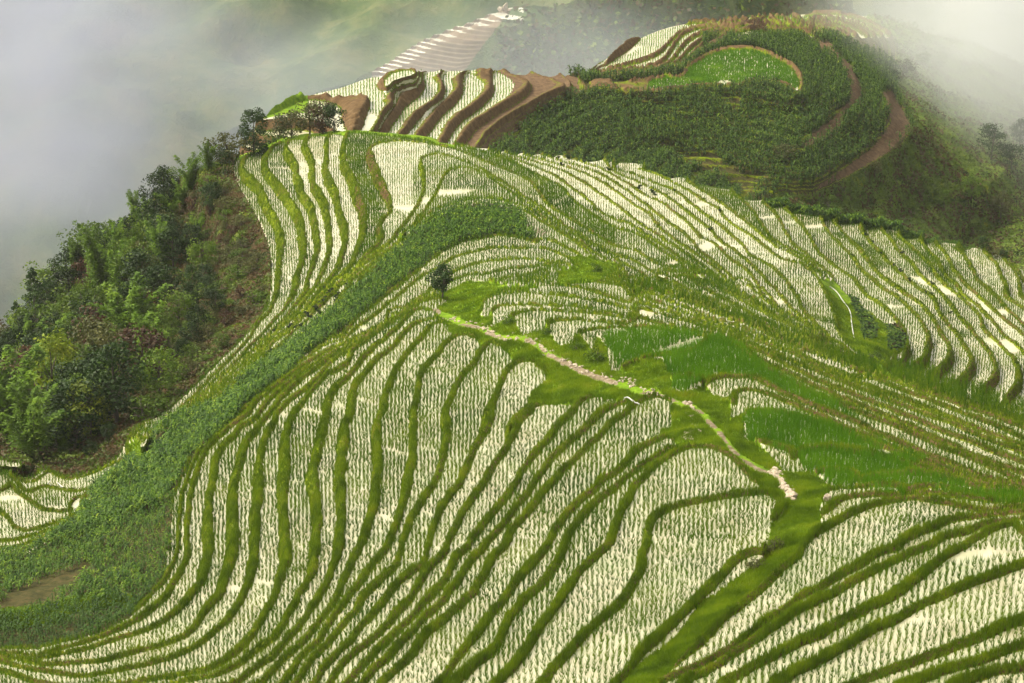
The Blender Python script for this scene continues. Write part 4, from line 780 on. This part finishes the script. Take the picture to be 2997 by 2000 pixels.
# named trees that stand out: key, u of the foot, v of the foot, height m, wide, label
HERO=[
('column0',748,447,5.4,1.2,'dense dark green columnar tree alone on the left skyline'),
('olive0',850,372,3.3,1.2,'dull green bush-like tree left of the skyline thicket'),('olive1',905,345,4.0,1.1,'olive tree in the middle of the skyline thicket'),
('red0',945,318,3.5,1.0,'reddish green tree in the skyline thicket'),('dark0',978,300,3.4,0.9,'darkest tree at the right end of the skyline thicket'),
('bush0',808,400,2.0,1.2,'low light green bush between the columnar tree and the thicket'),
('lone0',1293,872,3.3,1.0,'small dark lone tree with a bare forked trunk on the grassy mound'),
('obush0',670,478,3.0,1.0,'low bush on the skyline just left of the columnar tree'),('bamboo0',610,520,3.6,0.9,'feathery bamboo sprays highest on the wooded slope'),
('dark1',650,500,2.4,1.0,'small dark tree beneath the highest bamboo'),('bamboo1',560,575,4.4,1.1,'bamboo clump drooping left over the wooded skyline'),
('dark2',480,600,4.0,1.2,'dark tree under the drooping bamboo'),('bamboo2',400,650,3.6,1.0,'small pale bamboo spray against the mist'),
('bamboo0',228,860,7.0,0.8,'narrow feathery bamboo standing out left of the twin plumes'),('bamboo1',300,880,8.6,0.95,'taller of the twin bamboo plumes against the mist'),
('bamboo2',350,870,8.0,0.9,'right one of the twin bamboo plumes'),('dark0',395,745,4.6,1.1,'dark round tree beside the bamboo plumes'),
('broad0',160,905,5.5,1.2,'rounded grey-green tree left of the bamboo'),('cone0',105,960,5.8,0.9,'dark pointed tree at the edge of the mist'),
('cone0',55,1020,5.0,1.0,'ragged dark conifer reaching over the left skyline'),('dark1',20,1120,5.0,1.2,'dark tree cut by the left edge of the picture'),
('yellow0',170,1230,7.2,0.95,'tall tree with a bright yellow-green top'),('bamboo0',380,1040,7.6,1.2,'bright green bamboo clump in the middle of the wood'),
('bamboo1',440,1080,6.0,1.1,'lower bamboo clump right of the bright one'),('dark2',345,1240,6.6,1.1,'deep blue-green tree with a thin leaning trunk'),
('dark0',215,1320,5.6,1.2,'darkest tree at the foot of the wood'),('bamboo2',30,1300,8.2,1.3,'big bright bamboo at the left edge above the paddies'),
('bamboo1',95,1340,5.6,1.4,'spreading bamboo just above the corner paddies'),('yellow0',265,1290,4.4,1.3,'yellow-green bush tree right of the tall yellow-topped tree'),
('broad1',130,1190,5.2,1.0,'green tree crowded behind the yellow-topped one'),('olive0',290,1090,5.4,1.1,'olive tree between the two dark ones'),
('broad2',470,1150,3.8,1.2,'green tree at the right foot of the wood'),('bush1',430,1215,2.0,1.3,'small bush with white blossoms beside the lowest terraces'),
('olive1',505,720,3.4,1.2,'olive tree below the skyline bushes'),('bamboo2',500,660,3.4,1.3,'low bamboo fringe above the bare bank'),
('broad0',240,990,5.8,1.1,'leafy green tree in the upper wood'),('bamboo0',180,1050,5.6,1.2,'soft green bamboo below the dark conifer'),
('dark1',300,1160,5.0,1.0,'dark tree in the hollow of the wood'),('dark2',450,900,4.4,1.1,'dark tree above the bright bamboo'),('broad1',520,950,3.2,1.2,'small green tree on the brown bank'),
]
for key,u,v,h,wd,lab in HERO:
    if v<skyline(np.array([float(u)]),SKA)[0]+8: x,y,z=crest(u,1.0,-0.3)
    else:
        x,y,z=ground_at('A',u,v); x,y,z=x[0],y[0],z[0]-0.25
    tree(key,x,y,z,h,lab,None if key=='lone0' else 'trees of the wooded slope',wide=wd)
# the rest of the wood, spaced over the slope
rs=np.random.RandomState(5); cnt=0; hu=np.array([(a[1],a[2]) for a in HERO])
ADJ=['leafy','shaded','sprawling','slender','ragged','thick','leaning','rounded','pale','glossy','drooping','bushy']
PLC=['near the left edge','below the dark conifer','beside the twin bamboo plumes','in the heart of the wood','under the skyline bushes','close to the brown bank','above the corner paddies','by the yellow-topped tree','along the foot of the wood','beside the lowest terraces']
def place(u,v):
    if u<70: return 'near the left edge'
    if v<700: return 'under the skyline bushes'
    if v<900: return 'beside the twin bamboo plumes' if u<420 else 'on the brown bank'
    if v<1060: return 'below the dark conifer' if u<230 else 'in the heart of the wood'
    if v<1220: return 'by the yellow-topped tree' if u<260 else 'between the dark tree and the terraces'
    return 'above the corner paddies' if u<200 else 'along the foot of the wood'
used=set()
for v0 in np.arange(540,1390,42):
    for u0 in np.arange(-80,660,50):
        u=u0+rs.uniform(-22,22); v=v0+rs.uniform(-16,16)
        q=bil(QA,np.array([u]),np.array([v]))[0]
        if v<skyline(np.array([u]),SKA)[0]+25 or q>-14.3 or (u>500 and v>640 and v<1000 and rs.rand()<0.45): continue
        if np.min(np.hypot(hu[:,0]-u,hu[:,1]-v))<30: continue
        key=['broad0','broad1','broad2','dark0','dark1','dark2','dark0','olive0','olive1','bamboo0','bamboo1','dark2','red0','broad0'][rs.randint(14)]
        h=rs.uniform(3.2,5.6)*(0.38 if q>-16.2 else (0.6 if (u>440 and q>-21) else 1)); x,y,z=ground_at('A',u,v); k=key.rstrip('0123456789')
        for t in range(12):
            lab='%s %s %s %s'%(ADJ[(cnt*5+t)%12],WORDS[k].replace('feathery arching','feathery'),'bamboo clump' if k=='bamboo' else 'tree',place(u,v))
            if lab not in used: break
        used.add(lab); tree(key,x[0],y[0],z[0]-0.2,h,lab,wide=rs.uniform(0.9,1.25)); cnt+=1
print('wood trees',cnt)
# undergrowth on the wooded slope and the brown bank
E=EXH['A']; nr,nc=E['X'].shape; wm=(E['cls']==5)&(E['V']<1420); idx=np.flatnonzero(wm.ravel()); pick=rs.choice(idx,90000)
rr=np.clip(pick//nc+rs.rand(len(pick))-.5,0,nr-1.01); cc=np.clip(pick%nc+rs.rand(len(pick))-.5,0,nc-1.01)
P=np.stack([smp(E['X'],rr,cc),smp(E['Y'],rr,cc),smp(E['z'],rr,cc)],1); hh=np.clip(0.35+1.5*fbm(P[:,0],P[:,1],3.2,91,3),0.02,2.2); P[:,2]+=rs.rand(len(P))*hh
N=rs.normal(0,0.5,P.shape); N[:,2]+=0.6; N[:,1]-=0.5
V,F=leaf_cards(P,N,0.30,rs,0.6)
link('undergrowth',new_mesh('undergrowth',V,F,M['l_scrub']),'stuff','russet and green undergrowth covering the steep bank below the left terraces','undergrowth')
# shrubs on the steep bank below the left terraces
BW=['rusty','green','mossy','brown','dark','light green','yellowish','russet']; BN=['just under the top paddies','halfway up the steep bank','at the foot of the steep bank']
nb=0
for v0 in np.arange(500,1130,26):
    for u0 in np.arange(400,790,34):
        u=u0+rs.uniform(-14,14); v=v0+rs.uniform(-9,9); q=bil(QA,np.array([u]),np.array([v]))[0]
        if not(-19.5<q<-13.6) or v<skyline(np.array([u]),SKA)[0]+12 or rs.rand()<0.25: continue
        key=['bush0','bush1','obush0','obush1','red0','obush0','broad1','olive0'][rs.randint(8)]; x,y,z=ground_at('A',u,v)
        kn={'bush':'green','obush':'mossy','red':'russet','broad':'leafy','olive':'olive'}[key.rstrip('01')]
        tree(key,x[0],y[0],z[0]-0.2,rs.uniform(0.8,1.8),'%s shrub %s'%(kn,BN[0] if v<700 else BN[1] if v<930 else BN[2]),'shrubs on the steep bank below the left terraces',wide=rs.uniform(1.0,1.5)); nb+=1
print('bank shrubs',nb)
# bushes along the crests
for u,h,key,lab in ((2878,2.3,'dark0','dark bush standing above the far right crest'),(2905,2.0,'obush0','yellow-flecked bush right of the dark one on the crest'),(2935,1.8,'dark1','lowest dark bush on the far right crest'),(1820,1.3,'bush0','small bush on the crest behind the white paddies')):
    x,y,z=crest(u,0.8); tree(key,x,y,z,h,lab,'bushes on the far crest')
x,y,z=ground_at('A',1745,790); tree('bush1',x[0],y[0],z[0]-0.1,1.0,'little bush on the grassy knob right of the arc paddies','shrubs beside the path')
for u,v,h,lab in ((1485,948,0.9,'mossy green shrub at the head of the stony path'),(1600,970,0.8,'round shrub between two curved paddies by the path'),(1690,1015,0.8,'shrub at the tip of the small curved paddy'),(1745,1040,1.2,'ferny shrub beside the dark green paddy'),(2270,1590,0.9,'brownish shrub low on the grassy strip'),(2215,1655,0.8,'leafy shrub beside the muddy bund end'),(2560,1050,1.3,'grey-green bush at the mouth of the gully')):
    x,y,z=ground_at('A',u,v); tree('obush1' if v>1500 else 'bush1',x[0],y[0],z[0]-0.15,h,lab,'shrubs beside the path')
# hill behind: red bush on top, scattered dark bushes in the mist
x,y,z=ground_at('B',2208,92); tree('red0',x[0],y[0],z[0],2.6,'dark red bush crowning the hill behind',None,wide=2.2)
for n_,(u,v,h,key,lab) in enumerate(((2900,470,7,'dark0','largest dark tree looming in the right mist'),(2960,500,6,'dark1','dark tree at the right edge in the mist'),(2985,430,6,'dark2','faint tree above the others in the right mist'),(2840,600,5,'broad1','rounded tree low in the right mist'),(2930,640,5,'olive1','olive tree just above the right crest'),(2760,620,4,'broad2','pale green tree fading into the mist'),(2700,190,3,'bush0','bush on the shoulder of the hill behind'),(2650,215,3,'obush1','olive bush beside the misty terraces'),(2750,200,3,'bush1','bush right of the misty terraces'),(2480,130,2,'bush1','pale bush near the brown track'),(2620,240,3,'dark0','dark bush under the misty terraces'),(2560,520,3,'olive0','olive bush below the lower track'),(2300,470,3,'obush0','bush at the foot of the upper track'),(2420,620,3,'bush0','green bush above the crest corn'))):
    x,y,z=ground_at('B',u,v); tree(key,x[0],y[0],z[0]-0.3,h,lab,'trees of the hill behind')
# scrub on the flank of the hill behind
E=EXH['B']; nr,nc=E['X'].shape; wm=(E['cls']==5)&(E['U']>1700); idx=np.flatnonzero(wm.ravel()); pick=rs.choice(idx,60000)
rr=np.clip(pick//nc+rs.rand(len(pick))-.5,0,nr-1.01); cc=np.clip(pick%nc+rs.rand(len(pick))-.5,0,nc-1.01)
P=np.stack([smp(E['X'],rr,cc),smp(E['Y'],rr,cc),smp(E['z'],rr,cc)],1); P[:,2]+=rs.rand(len(P))*np.clip(0.4+1.6*fbm(P[:,0],P[:,1],6,95,3),0.05,2)
N=rs.normal(0,0.5,P.shape); N[:,2]+=0.6; N[:,1]-=0.5
V,F=leaf_cards(P,N,0.5,rs,0.6); link('hillside_scrub',new_mesh('hillside_scrub',V,F,M['l_scrub']),'stuff','low green scrub on the misty flank of the hill behind','scrub')
# ---------------------------------------------------------------- stones, seedling bundles, pipes
m,nt,b=mat('pale_stone'); c,f=noise_ramp(nt,5,[(0.3,(0.20,0.14,0.09)),(0.5,(0.36,0.29,0.22)),(0.7,(0.52,0.46,0.38))],4); nt.links.new(c,b.inputs['Base Color']); b.inputs['Roughness'].default_value=0.85; bump(nt,b,f,0.5,0.03); M['stone']=m
def stone_mesh(seed):
    rs=np.random.RandomState(seed); bm=bmesh.new(); bmesh.ops.create_icosphere(bm,subdivisions=2,radius=1)
    for v in bm.verts:
        n=v.co.copy(); k=0.8+0.35*math.sin(n.x*3+seed)*math.cos(n.y*2.3+seed*2)+rs.uniform(-.08,.08); v.co=Vector((n.x*k,n.y*k*0.8,n.z*k*0.5))
    me=bpy.data.meshes.new('stone'); bm.to_mesh(me); bm.free(); me.materials.append(M['stone']); return me
SM=[stone_mesh(s) for s in range(6)]
def stones(pts,n,spread,smin,smax,label,group):
    pts=smooth_pl(PL(pts),3)
    for k in range(n):
        p=pts[rs.randint(len(pts))]; u=p[0]+rs.normal(0,spread); v=p[1]+rs.normal(0,spread*0.7); x,y,z=ground_at('A',u,v)
        o=link('stone',SM[rs.randint(6)],None,label,'stone',group); s=rs.uniform(smin,smax); o.location=(x[0],y[0],z[0]+s*0.15); o.scale=(s,s,s); o.rotation_euler=(rs.uniform(-.3,.3),rs.uniform(-.3,.3),rs.rand()*6.28)
stones("T22 620,60 660,100 680,150 700,180 740,210 760,240",80,7,0.12,0.30,'pale pinkish stone in the heap at the lower end of the path','stones of the heap at the lower end of the path')
stones("G5 130,350 160,380 140,440 165,500 160,560 130,600 200,590",60,8,0.09,0.24,'cream stone scattered left of the path in the grass','stones scattered left of the path')
stones("T11 680,560 760,600 960,660 1100,745 1250,745 1350,790 1480,840",110,8,0.07,0.20,'small brown-white stone along the upper path','stones along the upper path')
stones("T11 1500,860 1700,960 1900,1020 2100,1105 2200,1130 2300,1170",100,9,0.08,0.22,'flat cream stone along the middle path','stones along the middle path')
stones("H2 765,565 800,590 840,600 870,615",22,6,0.10,0.25,'whitish stone beside the end of the small corn patch','stones beside the small corn patch')
m,nt,b=mat('seedling_bundle'); c,f=noise_ramp(nt,8,[(0.3,(0.01,0.02,0.006)),(0.7,(0.04,0.06,0.015))],4); nt.links.new(c,b.inputs['Base Color']); b.inputs['Roughness'].default_value=1
bt=crown(np.random.RandomState(3),0.5,0.26,0.0,7,26,0.16); bme=new_mesh('seedling_bundle',bt[0],bt[1],m)
def bundles(pts,label,group,s=1.0,smooth_n=None):
    Pp=PL(pts) if smooth_n is None else smooth_pl(PL(pts),smooth_n)
    for p in Pp:
        x,y,z=ground_at('A',p[0],p[1]); o=link('seedling_bundle',bme,None,label,'seedling bundle',group); o.location=(x[0],y[0],z[0]-0.02); o.rotation_euler.z=rs.rand()*6; q=s*rs.uniform(0.8,1.2); o.scale=(q*1.3,q*1.3,q*0.9)
bundles("H2 967,132 1025,140 1143,160 1193,172 1295,200 995,185 1302,260 H3 165,212 235,240 265,255",'dark bundle of rice seedlings lying on the white paddies below the crest','seedling bundles on the white paddies',1.15)
bundles("H3 12,110 12,145 130,165 385,242 630,505 690,380",'dark tuft of seedlings left on a bund of the white paddies','seedling tufts on the white paddy bunds',0.8)
bundles("H1 465,690 530,715 565,690 610,670 657,607 675,633 717,585 722,550 745,590 770,540 793,515 812,490 830,470 855,500 862,475 880,455 925,395 640,680 480,800 435,830 505,780 640,655 790,440",'dark seedling heap in the row along the bund above the corn','seedling heaps along the bund above the corn',0.9)
bundles("H4 405,328 495,410 535,445 598,505 697,577 735,598 862,700 735,525 543,328 305,205 345,235 215,335 G3 375,175 1150,215",'small dark tuft on the bunds of the right-hand paddies','tufts on the right-hand bunds',0.8)
m,nt,b=mat('white_pipe'); b.inputs['Base Color'].default_value=(0.42,0.41,0.38,1); b.inputs['Roughness'].default_value=0.4; M['pipe']=m
def pipe(name,pts,rad,label,cat,lift=0.12,step=6,mt='pipe'):
    p=smooth_pl(PL(pts),step); x,y,z=ground_at('A',p[:,0],p[:,1]); zz=np.convolve(np.pad(z,2,mode='edge'),np.ones(5)/5,'valid'); zz=np.maximum(zz,z-0.05)
    V,F=tube(np.stack([x,y,zz+lift],1),[rad]*len(p),8); link(name,new_mesh(name,np.array(V),np.array(F),M[mt],smooth=True),None,label,cat)
pipe('water_pipe',"H4 70,515 120,560 170,630 205,690 215,770 230,855",0.055,'long white irrigation pipe curving down the grassy gully','pipe')
pipe('water_pipe',"G2 855,652 880,630 905,620 960,612 1020,612",0.045,'bent white pipe bridging two bund ends beside the path','pipe',0.25)
pipe('water_pipe',"G2 900,690 930,665 960,650 1000,640 1055,650",0.035,'thin white pipe spilling water into the paddy','pipe',0.22)
pipe('water_pipe',"T20 150,82 157,120 150,160 152,195",0.05,'white pipe standing on the corner terraces by the left edge','pipe')
pipe('water_pipe',"T20 300,192 325,178 345,165",0.05,'short white pipe on the corner dike','pipe',0.2)
pipe('water_pipe',"T20 395,175 435,200 475,216",0.05,'slanting white pipe right of the short one','pipe',0.2)
# boundary stone in the small paddy right of the path
x,y,z=ground_at('A',2421,1452); o=link('marker_stone',SM[2],None,'upright cream stone on a dark foot in the small paddy right of the path','stone'); o.location=(x[0],y[0],z[0]+0.15); o.scale=(0.22,0.2,0.75)
# ---------------------------------------------------------------- far ridge with pale terraces, mountain beyond
def far_ridge():
    us=np.arange(560,2500,4.0)
    sky=smooth_pl(PL("S 540,470 700,360 T01 0,590 120,520 270,450 340,410 430,350 560,270 700,210 860,150 950,120 1080,70 1200,50 1350,40 1450,20 1560,5 1800,-80 2350,-300 3400,-500"))
    top=np.interp(us,sky[:,0],sky[:,1]); nr=190; t=np.linspace(0,1,nr)[:,None]
    V=top[None]+(np.maximum(skyline(us,SKA),skyline(us,SKB))+60-top)[None]*t; U=np.broadcast_to(us[None],V.shape)
    # distance: nearer towards the bottom right of the ridge
    tips=[(1115,196),(1136,186),(1154,176),(1170,165),(1184,155),(1200,145),(1218,134),(1236,122),(1262,112),(1290,100),(1325,86),(1350,76),(1395,66),(1405,54),(1440,42),(1500,24)]
    # level of the terrace at (u,v): contours start at the tips and run right, dropping a little
    tx=np.array([a for a,_ in tips],float);ty=np.array([b for _,b in tips],float); du=U-np.interp(V,ty[::-1],tx[::-1])
    off=26*(1-np.exp(-np.clip(du,0,None)/110.))-np.clip(du-150,0,None)*0.02
    lev=np.interp(V-off,ty[::-1],np.arange(len(tips))[::-1].astype(float)); lev=lev-np.clip(V-off-196,0,None)/14.-0+np.clip(24-(V-off),0,None)/12.
    z=CAMZ-150+lev*1.15
    rx,ry,rz=ray(U,V); s=(z-CAMZ)/rz; s=np.minimum.accumulate(s,axis=0); z=CAMZ+rz*s; X=rx*s;Y=ry*s
    terr=(du>-30)&(U<1560-0.0*V)&(lev>-9); i=np.floor(lev); f=lev-i; tread=f<0.55
    zt=CAMZ-150+1.15*(i+np.clip((f-0.55)/0.45,0,1)); edge=np.clip((U-1480+0.8*V)/60,0,1)
    z=np.where(terr,zt*(1-edge)+z*edge,z)+fbm(X,Y,14,101,4)*np.where(terr,0.15,3.0)
    white=terr&tread&((du<48)|(V<60))&(U<1530)
    idx=np.arange(nr*len(us)).reshape(nr,-1); F=np.stack([idx[1:,:-1],idx[1:,1:],idx[:-1,1:],idx[:-1,:-1]],-1).reshape(-1,4)
    cl=np.where(white,2,np.where(terr&(du<900)&(edge<0.6),1,0)); fc=cl[:-1,:-1].ravel()
    K=14; sk=(np.arange(K,0,-1)**1.5)*2.2; az=np.arctan2(X[0],Y[0])
    SX=X[0][None]+np.sin(az)[None]*sk[:,None];SY=Y[0][None]+np.cos(az)[None]*sk[:,None];SZ=z[0][None]-0.7*sk[:,None]
    idx2=np.arange((K+1)*len(us)).reshape(K+1,-1); P2=np.stack([np.vstack([SX,X[:1]]),np.vstack([SY,Y[:1]]),np.vstack([SZ,z[:1]])],-1).reshape(-1,3)
    F2=np.stack([idx2[1:,:-1],idx2[1:,1:],idx2[:-1,1:],idx2[:-1,:-1]],-1).reshape(-1,4)
    P=np.stack([X,Y,z],-1).reshape(-1,3); PP=np.vstack([P,P2]); FF=np.vstack([F,F2+len(P)]); mi=np.concatenate([fc,np.zeros(len(F2),int)])
    link('far_ridge',new_mesh('far_ridge',PP,FF,[M['far'],M['fterr'],M['fwater']],mi,True),'structure')
    k=(cl==0)&(U>1450); pick=rs.choice(np.flatnonzero(k.ravel()),9000); C=P[pick]+rs.normal(0,1,(9000,3))*(1,1,0.8); N=rs.normal(0,.5,C.shape);N[:,1]-=.6;N[:,2]+=.5
    V_,F_=leaf_cards(C,N,1.5,rs,0.7); link('far_thicket',new_mesh('far_thicket',V_,F_,M['l_scrub']),'stuff','brownish scrub on the far ridge beside the pale terraces','scrub')
    for n_,(u,v,h_,lab) in enumerate(((1478,22,2.6,'taller pale rock standing on the tip of the far ridge'),(1466,27,1.6,'shorter pale rock beside the taller one on the far ridge'))):
        rx,ry,rz=ray(np.array([float(u)]),np.array([float(v)])); d_=np.interp(u,us,np.hypot(X,Y)[3]); s=d_/math.hypot(rx[0],ry[0]); o=link('rock',SM[n_],None,lab,'rock'); o.location=(rx[0]*s,ry[0]*s,CAMZ+rz[0]*s); o.scale=(0.9,0.9,h_)
simple_ground('fterr','far_terrace_soil',0.3,[(0.3,(0.11,0.08,0.05)),(0.7,(0.20,0.15,0.11))]); 
m,nt,b=mat('far_paddy_water'); b.inputs['Base Color'].default_value=(0.40,0.38,0.33,1); b.inputs['Roughness'].default_value=0.2; M['fwater']=m
far_ridge()
leafmat('l_wood','distant_woods',[(0.3,(0.02,0.04,0.012)),(0.55,(0.05,0.08,0.022)),(0.75,(0.09,0.11,0.03))],0.02,0.2)
def mountain():
    xs=np.linspace(-620,620,330); t=np.linspace(0,1,200); Xg,T=np.meshgrid(xs,t)
    Y=640+T*620+0.10*Xg+50*fbm(Xg,T*300,220,111,3); Z=-60+T*330+46*fbm(Xg,Y,170,113,5)+10*fbm(Xg,Y,26,117,4)-0.06*Xg
    X=Xg*(1+T*0.5); idx=np.arange(X.size).reshape(X.shape); F=np.stack([idx[:-1,:-1],idx[:-1,1:],idx[1:,1:],idx[1:,:-1]],-1).reshape(-1,4)
    P=np.stack([X,Y,Z],-1).reshape(-1,3)
    link('far_mountain',new_mesh('far_mountain',P,F,M['far'],smooth=True),'structure')
mountain()
g=np.array([[-900,60],[900,60],[900,1400],[-900,1400]],float); n=70
xx,yy=np.meshgrid(np.linspace(-750,750,n),np.linspace(50,760,n)); zz=-70+fbm(xx,yy,140,121,4)*14; idx=np.arange(n*n).reshape(n,n)
link('valley_ground',new_mesh('valley_ground',np.stack([xx,yy,zz],-1).reshape(-1,3),np.stack([idx[:-1,:-1],idx[:-1,1:],idx[1:,1:],idx[1:,:-1]],-1).reshape(-1,4),M['far'],smooth=True),'structure')
# faint tree standing in the mist at the far left
x0=-math.tan(R(11.6))*330; tree('cone0',x0+1,330,63,17,'tall pointed tree half hidden in the mist at the left edge',None,wide=0.75)
for k,(dx,dy,h_,lab) in enumerate(((9,10,10,'rounded tree fading into the mist right of the pointed one'),(17,18,8,'lowest misty tree below the pointed one'),(-4,6,9,'misty tree cut by the left edge'))):
    tree('olive%d'%(k%2),x0+dx,330+dy,60-k*4,h_,lab,'trees in the left mist')
# ---------------------------------------------------------------- air: thin even haze and the drifting mist
def volbox(name,lo,hi,mt,label=None,cat=None):
    bm=bmesh.new(); bmesh.ops.create_cube(bm,size=1); me=bpy.data.meshes.new(name)
    for v in bm.verts: v.co=Vector([lo[i]+(v.co[i]+0.5)*(hi[i]-lo[i]) for i in range(3)])
    bm.to_mesh(me); bm.free(); me.materials.append(mt); return link(name,me,'stuff',label,cat)
m=bpy.data.materials.new('haze'); m.use_nodes=True; nt=m.node_tree; nt.nodes.remove(nt.nodes['Principled BSDF'])
pv=nt.nodes.new('ShaderNodeVolumePrincipled'); pv.inputs['Color'].default_value=(0.95,0.96,1.0,1); pv.inputs['Density'].default_value=HAZE; pv.inputs['Anisotropy'].default_value=0.2
nt.links.new(pv.outputs[0],nt.nodes['Material Output'].inputs['Volume'])
volbox('haze',(-1000,-20,-125),(1000,1500,420),m,'thin pale haze in the air over the whole valley','haze')
def mistmat(name,dens,scale,lo,hi,center,rad,stretch,seed,colr):
    """drifting mist: noise density fading out towards the rim of an ellipsoid"""
    m=bpy.data.materials.new(name); m.use_nodes=True; nt=m.node_tree; nt.nodes.remove(nt.nodes['Principled BSDF'])
    pv=nt.nodes.new('ShaderNodeVolumePrincipled'); pv.inputs['Color'].default_value=(*colr,1); pv.inputs['Anisotropy'].default_value=0.2
    tc=nd(nt,'ShaderNodeTexCoord'); mp=nd(nt,'ShaderNodeMapping'); mp.inputs['Scale'].default_value=stretch; mp.inputs['Location'].default_value=(seed,seed*2,0); nt.links.new(tc.outputs['Object'],mp.inputs[0])
    nz=nd(nt,'ShaderNodeTexNoise'); nz.inputs['Scale'].default_value=scale; nz.inputs['Detail'].default_value=3; nz.inputs['Roughness'].default_value=0.55; nt.links.new(mp.outputs[0],nz.inputs['Vector'])
    m1=nd(nt,'ShaderNodeMapRange'); m1.inputs['From Min'].default_value=lo; m1.inputs['From Max'].default_value=hi; nt.links.new(nz.outputs['Fac'],m1.inputs[0])
    mp2=nd(nt,'ShaderNodeMapping'); mp2.vector_type='POINT'; mp2.inputs['Scale'].default_value=tuple(1/r for r in rad); mp2.inputs['Location'].default_value=tuple(-c/r for c,r in zip(center,rad)); nt.links.new(tc.outputs['Object'],mp2.inputs[0])
    ln=nd(nt,'ShaderNodeVectorMath',operation='LENGTH'); nt.links.new(mp2.outputs[0],ln.inputs[0])
    m2=nd(nt,'ShaderNodeMapRange'); m2.interpolation_type='SMOOTHSTEP'; m2.inputs['From Min'].default_value=1.0; m2.inputs['From Max'].default_value=0.35; nt.links.new(ln.outputs['Value'],m2.inputs[0])
    a=nd(nt,'ShaderNodeMath',operation='MULTIPLY'); nt.links.new(m1.outputs[0],a.inputs[0]); nt.links.new(m2.outputs[0],a.inputs[1])
    c=nd(nt,'ShaderNodeMath',operation='MULTIPLY'); nt.links.new(a.outputs[0],c.inputs[0]); c.inputs[1].default_value=dens; nt.links.new(c.outputs[0],pv.inputs['Density'])
    nt.links.new(pv.outputs[0],nt.nodes['Material Output'].inputs['Volume']); m.cycles.volume_step_rate=0.45
    return m
for nm,c,rad,dens,sc,lo,hi,st,sd_,lab,colr in MISTS:
    mm=mistmat(nm,dens,sc,lo,hi,c,rad,st,sd_,colr)
    ob=volbox(nm,[c[i]-rad[i] for i in range(3)],[c[i]+rad[i] for i in range(3)],mm,lab,'mist')
